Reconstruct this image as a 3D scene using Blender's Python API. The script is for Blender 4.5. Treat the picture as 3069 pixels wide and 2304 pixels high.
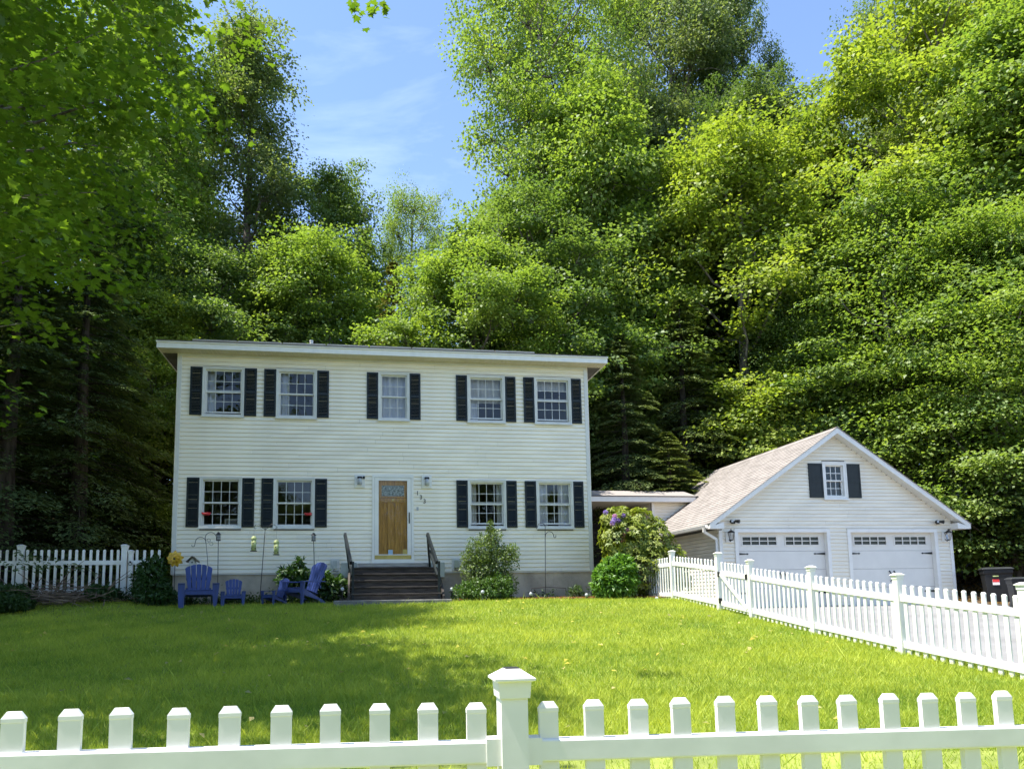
import bpy, math, random
import numpy as np
from mathutils import Vector, Matrix

for o in list(bpy.data.objects):
    bpy.data.objects.remove(o)
SC = bpy.context.scene
COL = SC.collection
R_ = math.radians

# ------------------------------------------------------------------ camera
cam = bpy.data.cameras.new('camera')
cam.sensor_width = 36.0
cam.lens = 25.943
cam.shift_x = 0.043875
cam.shift_y = 0.123983
cam.clip_start = 0.05
cam.clip_end = 1500
cam_ob = bpy.data.objects.new('camera', cam)
COL.objects.link(cam_ob)
_r = Vector((0.99991241, 0.00152806, -0.013147))
_u = Vector((0.0132355, -0.11544143, 0.99322611))
_f = Vector((0.0, 0.99331311, 0.11545155))
EYE = Vector((0, 0, 0.1))
cam_ob.matrix_world = Matrix(((_r.x, _u.x, -_f.x, EYE.x), (_r.y, _u.y, -_f.y, EYE.y),
                              (_r.z, _u.z, -_f.z, EYE.z), (0, 0, 0, 1)))
SC.camera = cam_ob

# ------------------------------------------------------------------ light
SUN_EL, SUN_PHI = R_(67), R_(11.5)
SUNV = Vector((-math.cos(SUN_EL) * math.cos(SUN_PHI), -math.cos(SUN_EL) * math.sin(SUN_PHI), math.sin(SUN_EL)))
world = bpy.data.worlds.new('World')
SC.world = world
world.use_nodes = True
wn = world.node_tree
wn.nodes.clear()
w_out = wn.nodes.new('ShaderNodeOutputWorld')
w_bg = wn.nodes.new('ShaderNodeBackground')
w_sky = wn.nodes.new('ShaderNodeTexSky')
w_sky.sky_type = 'NISHITA'
w_sky.sun_disc = False
w_sky.sun_elevation = SUN_EL
w_sky.sun_rotation = math.pi / 2 - (math.pi + SUN_PHI)
w_sky.altitude = 2500
w_sky.air_density = 1.0
w_sky.dust_density = 0.3
w_sky.ozone_density = 0.9
w_bg.inputs['Strength'].default_value = 0.15
# thin wisps of cirrus over the whole sky
w_tc = wn.nodes.new('ShaderNodeTexCoord')
w_map = wn.nodes.new('ShaderNodeMapping')
w_map.inputs['Scale'].default_value = (1.2, 3.0, 5.0)
w_map.inputs['Rotation'].default_value = (0.3, 0.5, 0.4)
w_no = wn.nodes.new('ShaderNodeTexNoise')
w_no.inputs['Scale'].default_value = 1.6
w_no.inputs['Detail'].default_value = 7
w_no.inputs['Roughness'].default_value = 0.6
w_no.inputs['Distortion'].default_value = 0.6
w_rp = wn.nodes.new('ShaderNodeMapRange')
w_rp.inputs['From Min'].default_value = 0.53
w_rp.inputs['From Max'].default_value = 0.85
w_rp.inputs['To Max'].default_value = 0.2
w_mx = wn.nodes.new('ShaderNodeMixRGB')
w_mx.inputs[2].default_value = (5.6, 6.2, 7.0, 1)
wn.links.new(w_tc.outputs['Generated'], w_map.inputs['Vector'])
wn.links.new(w_map.outputs[0], w_no.inputs['Vector'])
wn.links.new(w_no.outputs['Fac'], w_rp.inputs['Value'])
wn.links.new(w_rp.outputs[0], w_mx.inputs[0])
wn.links.new(w_sky.outputs[0], w_mx.inputs[1])
wn.links.new(w_mx.outputs[0], w_bg.inputs['Color'])
wn.links.new(w_bg.outputs[0], w_out.inputs['Surface'])

sun = bpy.data.lights.new('sun', 'SUN')
sun.energy = 4.2
sun.angle = R_(0.55)
sun.color = (1.0, 0.95, 0.87)
sun_ob = bpy.data.objects.new('sun', sun)
COL.objects.link(sun_ob)
sun_ob.rotation_euler = (-SUNV).to_track_quat('-Z', 'Y').to_euler()
sun_ob.location = (-20, -5, 40)

SC.view_settings.view_transform = 'Standard'
SC.view_settings.look = 'None'
SC.view_settings.exposure = 1.42
SC.view_settings.gamma = 1.0
SC.view_settings.use_curve_mapping = False
SC.render.engine = 'CYCLES'
SC.cycles.max_bounces = 8
SC.cycles.diffuse_bounces = 4
SC.cycles.transmission_bounces = 6
SC.cycles.transparent_max_bounces = 12

# ------------------------------------------------------------------ helpers
def link(o):
    COL.objects.link(o)
    return o

def tag(o, label=None, cat=None, group=None, kind=None):
    if label: o['label'] = label
    if cat: o['category'] = cat
    if group: o['group'] = group
    if kind: o['kind'] = kind
    return o

def thing(name, label, cat, loc=(0, 0, 0), rz=0.0, group=None):
    o = bpy.data.objects.new(name, None)
    o.empty_display_size = 0.1
    link(o)
    o.location = loc
    o.rotation_euler = (0, 0, rz)
    return tag(o, label, cat, group)

def put(name, me, parent=None, loc=(0, 0, 0), rot=(0, 0, 0), scale=(1, 1, 1), color=None):
    o = bpy.data.objects.new(name, me)
    link(o)
    o.parent = parent
    o.location = loc
    o.rotation_euler = rot
    o.scale = scale
    if color: o.color = (*color, 1)
    return o

def copy_tree(o, parent=None):
    c = o.copy()
    COL.objects.link(c)
    c.parent = parent
    for ch in o.children:
        copy_tree(ch, c)
    return c

class MB:
    def __init__(s):
        s.v, s.f = [], []
    def add(s, vs, fs):
        n = len(s.v)
        s.v += [tuple(p) for p in vs]
        s.f += [tuple(i + n for i in f) for f in fs]
        return s
    def box(s, x0, x1, y0, y1, z0, z1):
        return s.add([(x0, y0, z0), (x1, y0, z0), (x1, y1, z0), (x0, y1, z0), (x0, y0, z1), (x1, y0, z1), (x1, y1, z1), (x0, y1, z1)],
                     [(0, 3, 2, 1), (4, 5, 6, 7), (0, 1, 5, 4), (1, 2, 6, 5), (2, 3, 7, 6), (3, 0, 4, 7)])
    def prism(s, prof, a0, a1, axis='x'):
        """profile of 2D points extruded along an axis; profile given in the other two axes in order"""
        n = len(prof)
        def P(a, p):
            return {'x': (a, p[0], p[1]), 'y': (p[0], a, p[1]), 'z': (p[0], p[1], a)}[axis]
        vs = [P(a0, p) for p in prof] + [P(a1, p) for p in prof]
        fs = [tuple(range(n)), tuple(range(2 * n - 1, n - 1, -1))]
        for i in range(n):
            j = (i + 1) % n
            fs.append((i, i + n, j + n, j))
        return s.add(vs, fs)
    def bar(s, p, q, w, h, up=(0, 0, 1)):
        p, q = Vector(p), Vector(q)
        d = (q - p).normalized()
        up = Vector(up)
        sd = d.cross(up)
        if sd.length < 1e-4: sd = d.cross(Vector((1, 0, 0)))
        sd.normalize()
        n = sd.cross(d)
        vs = []
        for c in (p, q):
            for a, b in ((-1, -1), (1, -1), (1, 1), (-1, 1)):
                vs.append(c + sd * a * w / 2 + n * b * h / 2)
        return s.add(vs, [(0, 1, 2, 3), (7, 6, 5, 4), (0, 4, 5, 1), (1, 5, 6, 2), (2, 6, 7, 3), (3, 7, 4, 0)])
    def tube(s, pts, rad, sides=6):
        pts = [Vector(p) for p in pts]
        if not hasattr(rad, '__len__'): rad = [rad] * len(pts)
        vs, fs = [], []
        ref = Vector((0.31, 0.77, 0.55))
        for i, p in enumerate(pts):
            d = (pts[min(i + 1, len(pts) - 1)] - pts[max(i - 1, 0)])
            d = d.normalized() if d.length > 1e-7 else Vector((0, 0, 1))
            a = d.cross(ref)
            if a.length < 1e-3: a = d.cross(Vector((1, 0, 0)))
            a.normalize()
            b = d.cross(a)
            for k in range(sides):
                t = 2 * math.pi * k / sides
                vs.append(p + a * math.cos(t) * rad[i] + b * math.sin(t) * rad[i])
        for i in range(len(pts) - 1):
            for k in range(sides):
                k2 = (k + 1) % sides
                fs.append((i * sides + k, i * sides + k2, (i + 1) * sides + k2, (i + 1) * sides + k))
        fs.append(tuple(range(sides - 1, -1, -1)))
        m = (len(pts) - 1) * sides
        fs.append(tuple(range(m, m + sides)))
        return s.add(vs, fs)
    def lathe(s, prof, sides=12, c=(0, 0, 0)):
        vs, fs = [], []
        for r, z in prof:
            for k in range(sides):
                t = 2 * math.pi * k / sides
                vs.append((c[0] + r * math.cos(t), c[1] + r * math.sin(t), c[2] + z))
        for i in range(len(prof) - 1):
            for k in range(sides):
                k2 = (k + 1) % sides
                fs.append((i * sides + k, i * sides + k2, (i + 1) * sides + k2, (i + 1) * sides + k))
        fs.append(tuple(range(sides - 1, -1, -1)))
        m = (len(prof) - 1) * sides
        fs.append(tuple(range(m, m + sides)))
        return s.add(vs, fs)
    def mesh(s, name, mat, smooth=False):
        me = bpy.data.meshes.new(name)
        me.from_pydata(s.v, [], s.f)
        me.materials.append(mat)
        if smooth:
            for p in me.polygons: p.use_smooth = True
        me.update()
        return me
    def build(s, name, mat, parent=None, loc=(0, 0, 0), rot=(0, 0, 0), smooth=False, bevel=0.0):
        o = put(name, s.mesh(name, mat, smooth), parent, loc, rot)
        if bevel:
            m = o.modifiers.new('bevel', 'BEVEL')
            m.width = bevel
            m.segments = 2
            m.limit_method = 'ANGLE'
            m.angle_limit = R_(40)
        return o

def np_mesh(name, V, F, mat, tint=None, smooth=False):
    """big mesh from arrays; F is (n,k) with k = 3 or 4"""
    me = bpy.data.meshes.new(name)
    V = np.ascontiguousarray(V, dtype=np.float32)
    F = np.ascontiguousarray(F, dtype=np.int32)
    n, k = F.shape
    me.vertices.add(len(V))
    me.vertices.foreach_set('co', V.ravel())
    me.loops.add(n * k)
    me.loops.foreach_set('vertex_index', F.ravel())
    me.polygons.add(n)
    me.polygons.foreach_set('loop_start', np.arange(0, n * k, k, dtype=np.int32))
    me.polygons.foreach_set('loop_total', np.full(n, k, dtype=np.int32))
    if smooth:
        me.polygons.foreach_set('use_smooth', np.ones(n, dtype=bool))
    if tint is not None:
        at = me.attributes.new('tint', 'FLOAT', 'POINT')
        at.data.foreach_set('value', np.ascontiguousarray(tint, dtype=np.float32))
    me.materials.append(mat)
    me.update(calc_edges=True)
    return me

def unit(a):
    return a / np.maximum(np.linalg.norm(a, axis=-1, keepdims=True), 1e-9)

# ------------------------------------------------------------------ materials
def new_mat(name):
    m = bpy.data.materials.new(name)
    m.use_nodes = True
    nt = m.node_tree
    nt.nodes.clear()
    return m, nt, nt.nodes.new('ShaderNodeOutputMaterial')

def pmat(name, col, rough=0.55, var=0.12, scale=6.0, bump=0.0, bscale=60.0, metallic=0.0, spec=0.5, col2=None,
         stretch=(1, 1, 1), detail=5.0, coord='Object', lo=0.35, hi=0.65):
    m, nt, out = new_mat(name)
    N, Lk = nt.nodes, nt.links
    b = N.new('ShaderNodeBsdfPrincipled')
    b.inputs['Roughness'].default_value = rough
    b.inputs['Metallic'].default_value = metallic
    b.inputs['Specular IOR Level'].default_value = spec
    tc = N.new('ShaderNodeTexCoord')
    mp = N.new('ShaderNodeMapping')
    mp.inputs['Scale'].default_value = stretch
    Lk.new(tc.outputs[coord], mp.inputs['Vector'])
    no = N.new('ShaderNodeTexNoise')
    no.inputs['Scale'].default_value = scale
    no.inputs['Detail'].default_value = detail
    Lk.new(mp.outputs[0], no.inputs['Vector'])
    rp = N.new('ShaderNodeValToRGB')
    c1 = tuple(c * (1 - var) for c in col)
    c2 = tuple(min(1, c * (1 + var)) for c in col) if col2 is None else col2
    rp.color_ramp.elements[0].position = lo
    rp.color_ramp.elements[1].position = hi
    rp.color_ramp.elements[0].color = (*c1, 1)
    rp.color_ramp.elements[1].color = (*c2, 1)
    Lk.new(no.outputs['Fac'], rp.inputs[0])
    Lk.new(rp.outputs[0], b.inputs['Base Color'])
    if bump:
        n2 = N.new('ShaderNodeTexNoise')
        n2.inputs['Scale'].default_value = bscale
        n2.inputs['Detail'].default_value = 4
        Lk.new(mp.outputs[0], n2.inputs['Vector'])
        bp = N.new('ShaderNodeBump')
        bp.inputs['Strength'].default_value = bump
        bp.inputs['Distance'].default_value = 0.02
        Lk.new(n2.outputs['Fac'], bp.inputs['Height'])
        Lk.new(bp.outputs[0], b.inputs['Normal'])
    Lk.new(b.outputs[0], out.inputs['Surface'])
    return m

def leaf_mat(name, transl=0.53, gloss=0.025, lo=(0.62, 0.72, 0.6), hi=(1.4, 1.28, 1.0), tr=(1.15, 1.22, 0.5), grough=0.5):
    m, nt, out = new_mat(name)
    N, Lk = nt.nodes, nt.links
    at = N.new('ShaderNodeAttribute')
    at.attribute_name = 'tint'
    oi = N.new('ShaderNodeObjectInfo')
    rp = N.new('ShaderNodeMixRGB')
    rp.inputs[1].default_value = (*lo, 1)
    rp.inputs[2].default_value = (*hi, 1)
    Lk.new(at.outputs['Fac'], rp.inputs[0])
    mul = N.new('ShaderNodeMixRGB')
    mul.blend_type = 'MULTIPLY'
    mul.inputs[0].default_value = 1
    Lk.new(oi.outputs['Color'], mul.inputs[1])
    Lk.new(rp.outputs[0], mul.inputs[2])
    tm = N.new('ShaderNodeMixRGB')
    tm.blend_type = 'MULTIPLY'
    tm.inputs[0].default_value = 1
    tm.inputs[2].default_value = (*tr, 1)
    Lk.new(mul.outputs[0], tm.inputs[1])
    d = N.new('ShaderNodeBsdfDiffuse')
    t = N.new('ShaderNodeBsdfTranslucent')
    g = N.new('ShaderNodeBsdfGlossy')
    g.inputs['Roughness'].default_value = grough
    g.inputs['Color'].default_value = (0.9, 0.95, 0.9, 1)
    Lk.new(mul.outputs[0], d.inputs['Color'])
    Lk.new(tm.outputs[0], t.inputs['Color'])
    m1 = N.new('ShaderNodeMixShader')
    m1.inputs[0].default_value = transl
    Lk.new(d.outputs[0], m1.inputs[1])
    Lk.new(t.outputs[0], m1.inputs[2])
    m2 = N.new('ShaderNodeMixShader')
    m2.inputs[0].default_value = gloss
    Lk.new(m1.outputs[0], m2.inputs[1])
    Lk.new(g.outputs[0], m2.inputs[2])
    Lk.new(m2.outputs[0], out.inputs['Surface'])
    return m

def glass_mat(name, tint=(1, 1, 1), base=0.01, gain=1.05):
    m, nt, out = new_mat(name)
    N, Lk = nt.nodes, nt.links
    fr = N.new('ShaderNodeFresnel')
    fr.inputs['IOR'].default_value = 1.5
    ml = N.new('ShaderNodeMath')
    ml.operation = 'MULTIPLY_ADD'
    ml.use_clamp = True
    ml.inputs[1].default_value = gain
    ml.inputs[2].default_value = base
    Lk.new(fr.outputs[0], ml.inputs[0])
    t = N.new('ShaderNodeBsdfTransparent')
    t.inputs['Color'].default_value = (*tint, 1)
    g = N.new('ShaderNodeBsdfGlossy')
    g.inputs['Roughness'].default_value = 0.0
    # slight waviness of old panes
    tc = N.new('ShaderNodeTexCoord')
    no = N.new('ShaderNodeTexNoise')
    no.inputs['Scale'].default_value = 3.0
    Lk.new(tc.outputs['Object'], no.inputs['Vector'])
    bp = N.new('ShaderNodeBump')
    bp.inputs['Strength'].default_value = 0.05
    bp.inputs['Distance'].default_value = 0.02
    Lk.new(no.outputs['Fac'], bp.inputs['Height'])
    Lk.new(bp.outputs[0], g.inputs['Normal'])
    mx = N.new('ShaderNodeMixShader')
    Lk.new(ml.outputs[0], mx.inputs[0])
    Lk.new(t.outputs[0], mx.inputs[1])
    Lk.new(g.outputs[0], mx.inputs[2])
    Lk.new(mx.outputs[0], out.inputs['Surface'])
    return m

def shingle_mat(name, c1, c2):
    m, nt, out = new_mat(name)
    N, Lk = nt.nodes, nt.links
    b = N.new('ShaderNodeBsdfPrincipled')
    b.inputs['Roughness'].default_value = 0.9
    b.inputs['Specular IOR Level'].default_value = 0.2
    tc = N.new('ShaderNodeTexCoord')
    mp = N.new('ShaderNodeMapping')
    mp.inputs['Scale'].default_value = (0.01, 3.6, 0.01)
    Lk.new(tc.outputs['Object'], mp.inputs['Vector'])
    oi = N.new('ShaderNodeObjectInfo')
    ad = N.new('ShaderNodeVectorMath')
    ad.operation = 'ADD'
    cb = N.new('ShaderNodeCombineXYZ')
    ms = N.new('ShaderNodeMath')
    ms.operation = 'MULTIPLY'
    ms.inputs[1].default_value = 57.0
    Lk.new(oi.outputs['Random'], ms.inputs[0])
    Lk.new(ms.outputs[0], cb.inputs['Y'])
    Lk.new(mp.outputs[0], ad.inputs[0])
    Lk.new(cb.outputs[0], ad.inputs[1])
    wn_ = N.new('ShaderNodeTexVoronoi')
    wn_.inputs['Scale'].default_value = 1.0
    Lk.new(ad.outputs[0], wn_.inputs['Vector'])
    sp = N.new('ShaderNodeSeparateColor')
    Lk.new(wn_.outputs['Color'], sp.inputs[0])
    no = N.new('ShaderNodeTexNoise')
    no.inputs['Scale'].default_value = 70
    no.inputs['Detail'].default_value = 3
    Lk.new(tc.outputs['Object'], no.inputs['Vector'])
    mf = N.new('ShaderNodeMath')
    mf.operation = 'MULTIPLY_ADD'
    mf.inputs[1].default_value = 0.55
    Lk.new(sp.outputs[0], mf.inputs[0])
    mh = N.new('ShaderNodeMath')
    mh.operation = 'MULTIPLY'
    mh.inputs[1].default_value = 0.45
    Lk.new(no.outputs['Fac'], mh.inputs[0])
    Lk.new(mh.outputs[0], mf.inputs[2])
    mx = N.new('ShaderNodeMixRGB')
    mx.inputs[1].default_value = (*c1, 1)
    mx.inputs[2].default_value = (*c2, 1)
    Lk.new(mf.outputs[0], mx.inputs[0])
    Lk.new(mx.outputs[0], b.inputs['Base Color'])
    Lk.new(b.outputs[0], out.inputs['Surface'])
    return m

M = {}
M['siding'] = pmat('vinyl_siding', (0.87, 0.80, 0.66), 0.42, 0.07, 1.6, bump=0.06, bscale=22, stretch=(0.7, 1, 2.2), spec=0.4)
M['trim'] = pmat('off_white_trim', (0.66, 0.645, 0.60), 0.4, 0.05, 4)
M['white'] = pmat('white_paint', (0.80, 0.775, 0.72), 0.38, 0.04, 5)
M['vinyl'] = pmat('white_vinyl', (0.80, 0.79, 0.75), 0.36, 0.07, 3.5, bump=0.03, bscale=18)
M['soffit'] = pmat('soffit_panel', (0.62, 0.56, 0.45), 0.55, 0.06, 5)
M['shutter'] = pmat('shutter_paint', (0.013, 0.018, 0.019), 0.45, 0.2, 8, bump=0.06, spec=0.35)
M['black'] = pmat('black_metal', (0.012, 0.013, 0.013), 0.4, 0.2, 12)
M['concrete'] = pmat('foundation_concrete', (0.48, 0.41, 0.31), 0.9, 0.25, 2.2, bump=0.3, bscale=35, detail=8)
M['slab'] = pmat('stone_slab', (0.17, 0.165, 0.15), 0.9, 0.3, 5, bump=0.4, bscale=30)
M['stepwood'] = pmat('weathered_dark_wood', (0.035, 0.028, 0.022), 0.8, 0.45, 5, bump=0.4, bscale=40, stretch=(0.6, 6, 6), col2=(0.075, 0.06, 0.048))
M['greywood'] = pmat('grey_landing_wood', (0.36, 0.33, 0.29), 0.8, 0.2, 5, bump=0.2, stretch=(0.6, 6, 6))
M['door'] = pmat('oak_door_wood', (0.46, 0.22, 0.03), 0.45, 0.25, 4, bump=0.1, bscale=30, stretch=(9, 9, 0.8), col2=(0.58, 0.30, 0.05))
M['brass'] = pmat('brass_plate', (0.55, 0.42, 0.14), 0.35, 0.1, 6, metallic=0.7)
M['metal'] = pmat('galvanised_metal', (0.45, 0.47, 0.46), 0.35, 0.12, 4, metallic=0.6)
M['glass'] = glass_mat('window_glass')
M['glassdoor'] = glass_mat('storm_glass', base=0.0, gain=0.6)
M['leaded'] = pmat('leaded_glass', (0.20, 0.23, 0.19), 0.15, 0.5, 22, bump=0.5, bscale=30, col2=(0.38, 0.42, 0.36))
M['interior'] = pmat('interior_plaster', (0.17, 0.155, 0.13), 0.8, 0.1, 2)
M['curtain'] = pmat('white_curtain', (0.62, 0.62, 0.66), 0.9, 0.1, 4, stretch=(6, 1, 0.5))
M['blind'] = pmat('cream_blind', (0.55, 0.52, 0.46), 0.8, 0.08, 6)
M['shingle'] = shingle_mat('asphalt_shingle', (0.20, 0.18, 0.165), (0.37, 0.335, 0.31))
M['shingledark'] = shingle_mat('asphalt_shingle_dark', (0.08, 0.075, 0.07), (0.15, 0.14, 0.13))
M['solar'] = pmat('solar_cells', (0.01, 0.013, 0.022), 0.15, 0.2, 6)
M['alu'] = pmat('aluminium', (0.6, 0.6, 0.6), 0.35, 0.05, 6, metallic=0.8)
M['gdoor'] = pmat('garage_door_white', (0.73, 0.70, 0.64), 0.45, 0.03, 3, bump=0.03, bscale=60)
M['darkglass'] = pmat('dark_door_glass', (0.014, 0.015, 0.011), 0.12, 0.3, 5, spec=0.25)
M['blue'] = pmat('navy_blue_chair_paint', (0.026, 0.050, 0.185), 0.45, 0.18, 5, bump=0.08, bscale=40, stretch=(3, 3, 1))
M['bark'] = pmat('tree_bark', (0.12, 0.098, 0.078), 0.95, 0.45, 3, bump=0.7, bscale=9, stretch=(4, 4, 0.7), col2=(0.25, 0.215, 0.18))
M['barkdark'] = pmat('hemlock_bark', (0.045, 0.035, 0.028), 0.95, 0.4, 3, bump=0.7, bscale=9, stretch=(4, 4, 0.7), col2=(0.09, 0.075, 0.06))
M['twig'] = pmat('dry_twig', (0.14, 0.095, 0.065), 0.9, 0.4, 6, col2=(0.26, 0.19, 0.14))
M['leaf'] = leaf_mat('leaf')
M['needle'] = leaf_mat('needle', transl=0.25, gloss=0.015)
M['shrub'] = leaf_mat('shrub_leaf', transl=0.35, gloss=0.035, grough=0.5)
M['grass'] = leaf_mat('grass_blade', transl=0.45, gloss=0.01, lo=(0.6, 0.7, 0.55), hi=(1.7, 1.35, 1.3), tr=(1.2, 1.15, 0.6))
M['petal'] = leaf_mat('petal', transl=0.35, gloss=0.03, lo=(0.8, 0.75, 0.9), hi=(1.3, 1.2, 1.2), tr=(1.1, 1, 1.1))
M['soil'] = pmat('lawn_soil', (0.19, 0.25, 0.04), 1.0, 0.3, 1.3, bump=0.5, bscale=40, col2=(0.28, 0.32, 0.06), detail=9)
M['litter'] = pmat('leaf_litter', (0.045, 0.034, 0.018), 1.0, 0.5, 3.5, bump=0.9, bscale=14, col2=(0.12, 0.075, 0.035), detail=10)
M['mulch'] = pmat('bark_mulch', (0.07, 0.04, 0.026), 1.0, 0.5, 18, bump=0.9, bscale=45, col2=(0.23, 0.11, 0.065), detail=8)
M['drive'] = pmat('driveway_asphalt', (0.22, 0.215, 0.21), 0.95, 0.12, 1.1, bump=0.25, bscale=90, detail=9)
M['road'] = pmat('road_asphalt', (0.08, 0.08, 0.08), 0.95, 0.2, 2, bump=0.3, bscale=90)
M['bin'] = pmat('black_bin_plastic', (0.011, 0.011, 0.012), 0.5, 0.2, 5)
M['binlid'] = pmat('grey_bin_lid', (0.028, 0.029, 0.031), 0.4, 0.15, 5)
M['red'] = pmat('red_sticker', (0.55, 0.03, 0.03), 0.5, 0.1, 20)
M['paper'] = pmat('white_sticker', (0.75, 0.70, 0.70), 0.6, 0.1, 30)
M['feeder'] = pmat('green_feeder_plastic', (0.34, 0.42, 0.12), 0.45, 0.25, 30, col2=(0.5, 0.55, 0.25))
M['yellow'] = pmat('yellow_pinwheel_petal', (0.75, 0.36, 0.02), 0.45, 0.3, 7, col2=(0.85, 0.60, 0.06))
M['thatch'] = pmat('thatch', (0.12, 0.10, 0.07), 1, 0.4, 12, bump=0.8, col2=(0.2, 0.16, 0.11))
M['lampglass'] = pmat('frosted_lamp_glass', (0.42, 0.44, 0.46), 0.12, 0.1, 8)
M['orange'] = pmat('orange_stained_door', (0.30, 0.11, 0.03), 0.5, 0.2, 4, stretch=(8, 8, 1))
M['bluebox'] = pmat('pale_blue_paint', (0.35, 0.5, 0.65), 0.5, 0.05, 4)

# ------------------------------------------------------------------ ground shape
ANG = R_(8.64)
CA, SA = math.cos(ANG), math.sin(ANG)
H0 = (-7.048, 17.60)
def w2h(X, Y):
    dx, dy = X - H0[0], Y - H0[1]
    return dx * CA + dy * SA, -dx * SA + dy * CA
def h2w(u, v):
    return H0[0] + u * CA - v * SA, H0[1] + u * SA + v * CA

_LY = np.array([-30, -3, 2.2, 6, 8.2, 9.93, 12, 15, 16.3, 17.5, 19, 60.])
_LZ = np.array([-1.5, -1.4, -1.2, -1.03, -.885, -.73, -.53, -.20, -.045, 0.0, 0.03, 0.05])
_DY = np.array([-30, -3, 2, 8, 10, 14, 18, 20.5, 30, 60.])
_DZ = np.array([-1.5, -1.42, -1.33, -1.0, -.86, -.58, -.37, -.29, -.2, -.2])
def fence_x(Y):
    return 5.75 - 0.1515 * (Y - 9.93)
def sstep(t):
    t = np.clip(t, 0, 1)
    return t * t * (3 - 2 * t)
def ground(X, Y):
    X = np.asarray(X, float)
    Y = np.asarray(Y, float)
    lz = np.interp(Y, _LY, _LZ)
    dz = np.interp(Y, _DY, _DZ)
    k = sstep((X - fence_x(Y) - 0.25) / 0.7)
    z = lz * (1 - k) + dz * k
    dx, dy = X - H0[0], Y - H0[1]
    u, v = dx * CA + dy * SA, -dx * SA + dy * CA
    z = z + 0.17 * sstep((0.3 - u) / 1.5) * sstep((v + 2.6) / 2.0)
    z = z + np.maximum(0, v - 9) * 0.22 * (1 - 0.5 * sstep((v - 30) / 40))
    z = z + np.maximum(0, u - 23) * 0.20 * sstep((v + 6) / 12) * (1 - 0.6 * sstep((u - 40) / 40))
    z = z + np.maximum(0, -u - 5) * 0.05 * sstep((v + 4) / 8)
    return z
def gz(X, Y):
    return float(ground(X, Y))

def sheet(name, xs, ys, zoff, mat, warp=None, lumps=0.0, seed=0):
    rng = np.random.default_rng(seed)
    gx, gy = np.meshgrid(xs, ys)
    if warp: gx, gy = warp(gx, gy)
    z = ground(gx, gy) + zoff
    if lumps: z = z + rng.uniform(-lumps, lumps, z.shape)
    V = np.stack([gx, gy, z], -1).reshape(-1, 3)
    nx, ny = gx.shape[1], gx.shape[0]
    i = np.arange(nx * ny).reshape(ny, nx)
    F = np.stack([i[:-1, :-1], i[:-1, 1:], i[1:, 1:], i[1:, :-1]], -1).reshape(-1, 4)
    o = put(name, np_mesh(name, V, F, mat, smooth=True))
    return tag(o, kind='structure')

def axis(*segs):
    out = []
    for a, b, n in segs: out += list(np.linspace(a, b, n, endpoint=False))
    return np.array(out + [segs[-1][1]])
gnd = sheet('ground', axis((-320, -60, 14), (-60, 60, 96), (60, 320, 14)), axis((-300, -40, 14), (-40, 70, 90), (70, 400, 14)), -0.07, M['litter'], lumps=0.03)
tag(gnd, 'dark leaf-littered woodland floor around the yard', 'ground')
lawn = sheet('lawn', np.linspace(0, 1, 70), np.linspace(-2.5, 17.6, 90), 0.0, M['soil'], warp=lambda a, b: (-15 + a * (fence_x(b) + 0.75 + 15), b))
tag(lawn, 'mown green front lawn rising towards the house', 'lawn')
drive = sheet('driveway', np.linspace(0, 1, 30), np.linspace(-2.8, 21.2, 60), 0.006, M['drive'], warp=lambda a, b: (fence_x(b) + 0.8 + a * 9.2, b))
tag(drive, 'pale grey driveway in front of the two garage doors', 'driveway')
road = sheet('road', np.linspace(-120, 120, 60), np.linspace(-10, -3, 8), 0.01, M['road'])
tag(road, 'asphalt road in front of the yard', 'road')

def bed_warp(a, b):
    u = -1.0 + a * 13.4
    edge = np.interp(u, [-1, 0, 2, 3.6, 4.0, 6.6, 7.0, 9, 11, 12.4], [-0.9, -1.0, -0.7, -0.9, -1.5, -1.5, -1.2, -1.3, -1.9, -2.3])
    v = edge * (1 - b) + 0.05 * b
    return H0[0] + u * CA - v * SA, H0[1] + u * SA + v * CA
bed = sheet('planting_bed', np.linspace(0, 1, 80), np.linspace(0, 1, 12), 0.035, M['mulch'], warp=bed_warp, lumps=0.012, seed=3)
tag(bed, 'brown bark mulch bed along the house foundation', 'planting bed')

# ------------------------------------------------------------------ building pieces
def wall_with_holes(mb, u0, u1, z0, z1, holes, y0, y1):
    us = sorted({u0, u1} | {h[0] for h in holes} | {h[1] for h in holes})
    zs = sorted({z0, z1} | {h[2] for h in holes} | {h[3] for h in holes})
    for a, b in zip(us, us[1:]):
        run = None
        for c, d in zip(zs, zs[1:]):
            mu, mz = (a + b) / 2, (c + d) / 2
            if any(h[0] < mu < h[1] and h[2] < mz < h[3] for h in holes):
                if run: mb.box(a, b, y0, y1, *run); run = None
            else:
                run = (run[0], d) if run else (c, d)
        if run: mb.box(a, b, y0, y1, *run)

_board = {}
def siding_board(parent, u0, u1, z, h, y=0.0, lip=0.030):
    """one clapboard course piece, butt at the bottom standing proud"""
    key = (round(u1 - u0, 3), round(h, 4), lip)
    if key not in _board:
        mb = MB().prism([(-lip, 0.013), (-lip * 0.30, h), (0.0, h), (0.0, 0.0), (-0.002, 0.013)], 0, u1 - u0, 'x')
        _board[key] = mb.mesh('siding_board', M['siding'])
    return put('siding_board', _board[key], parent, (u0, y, z))

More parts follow.
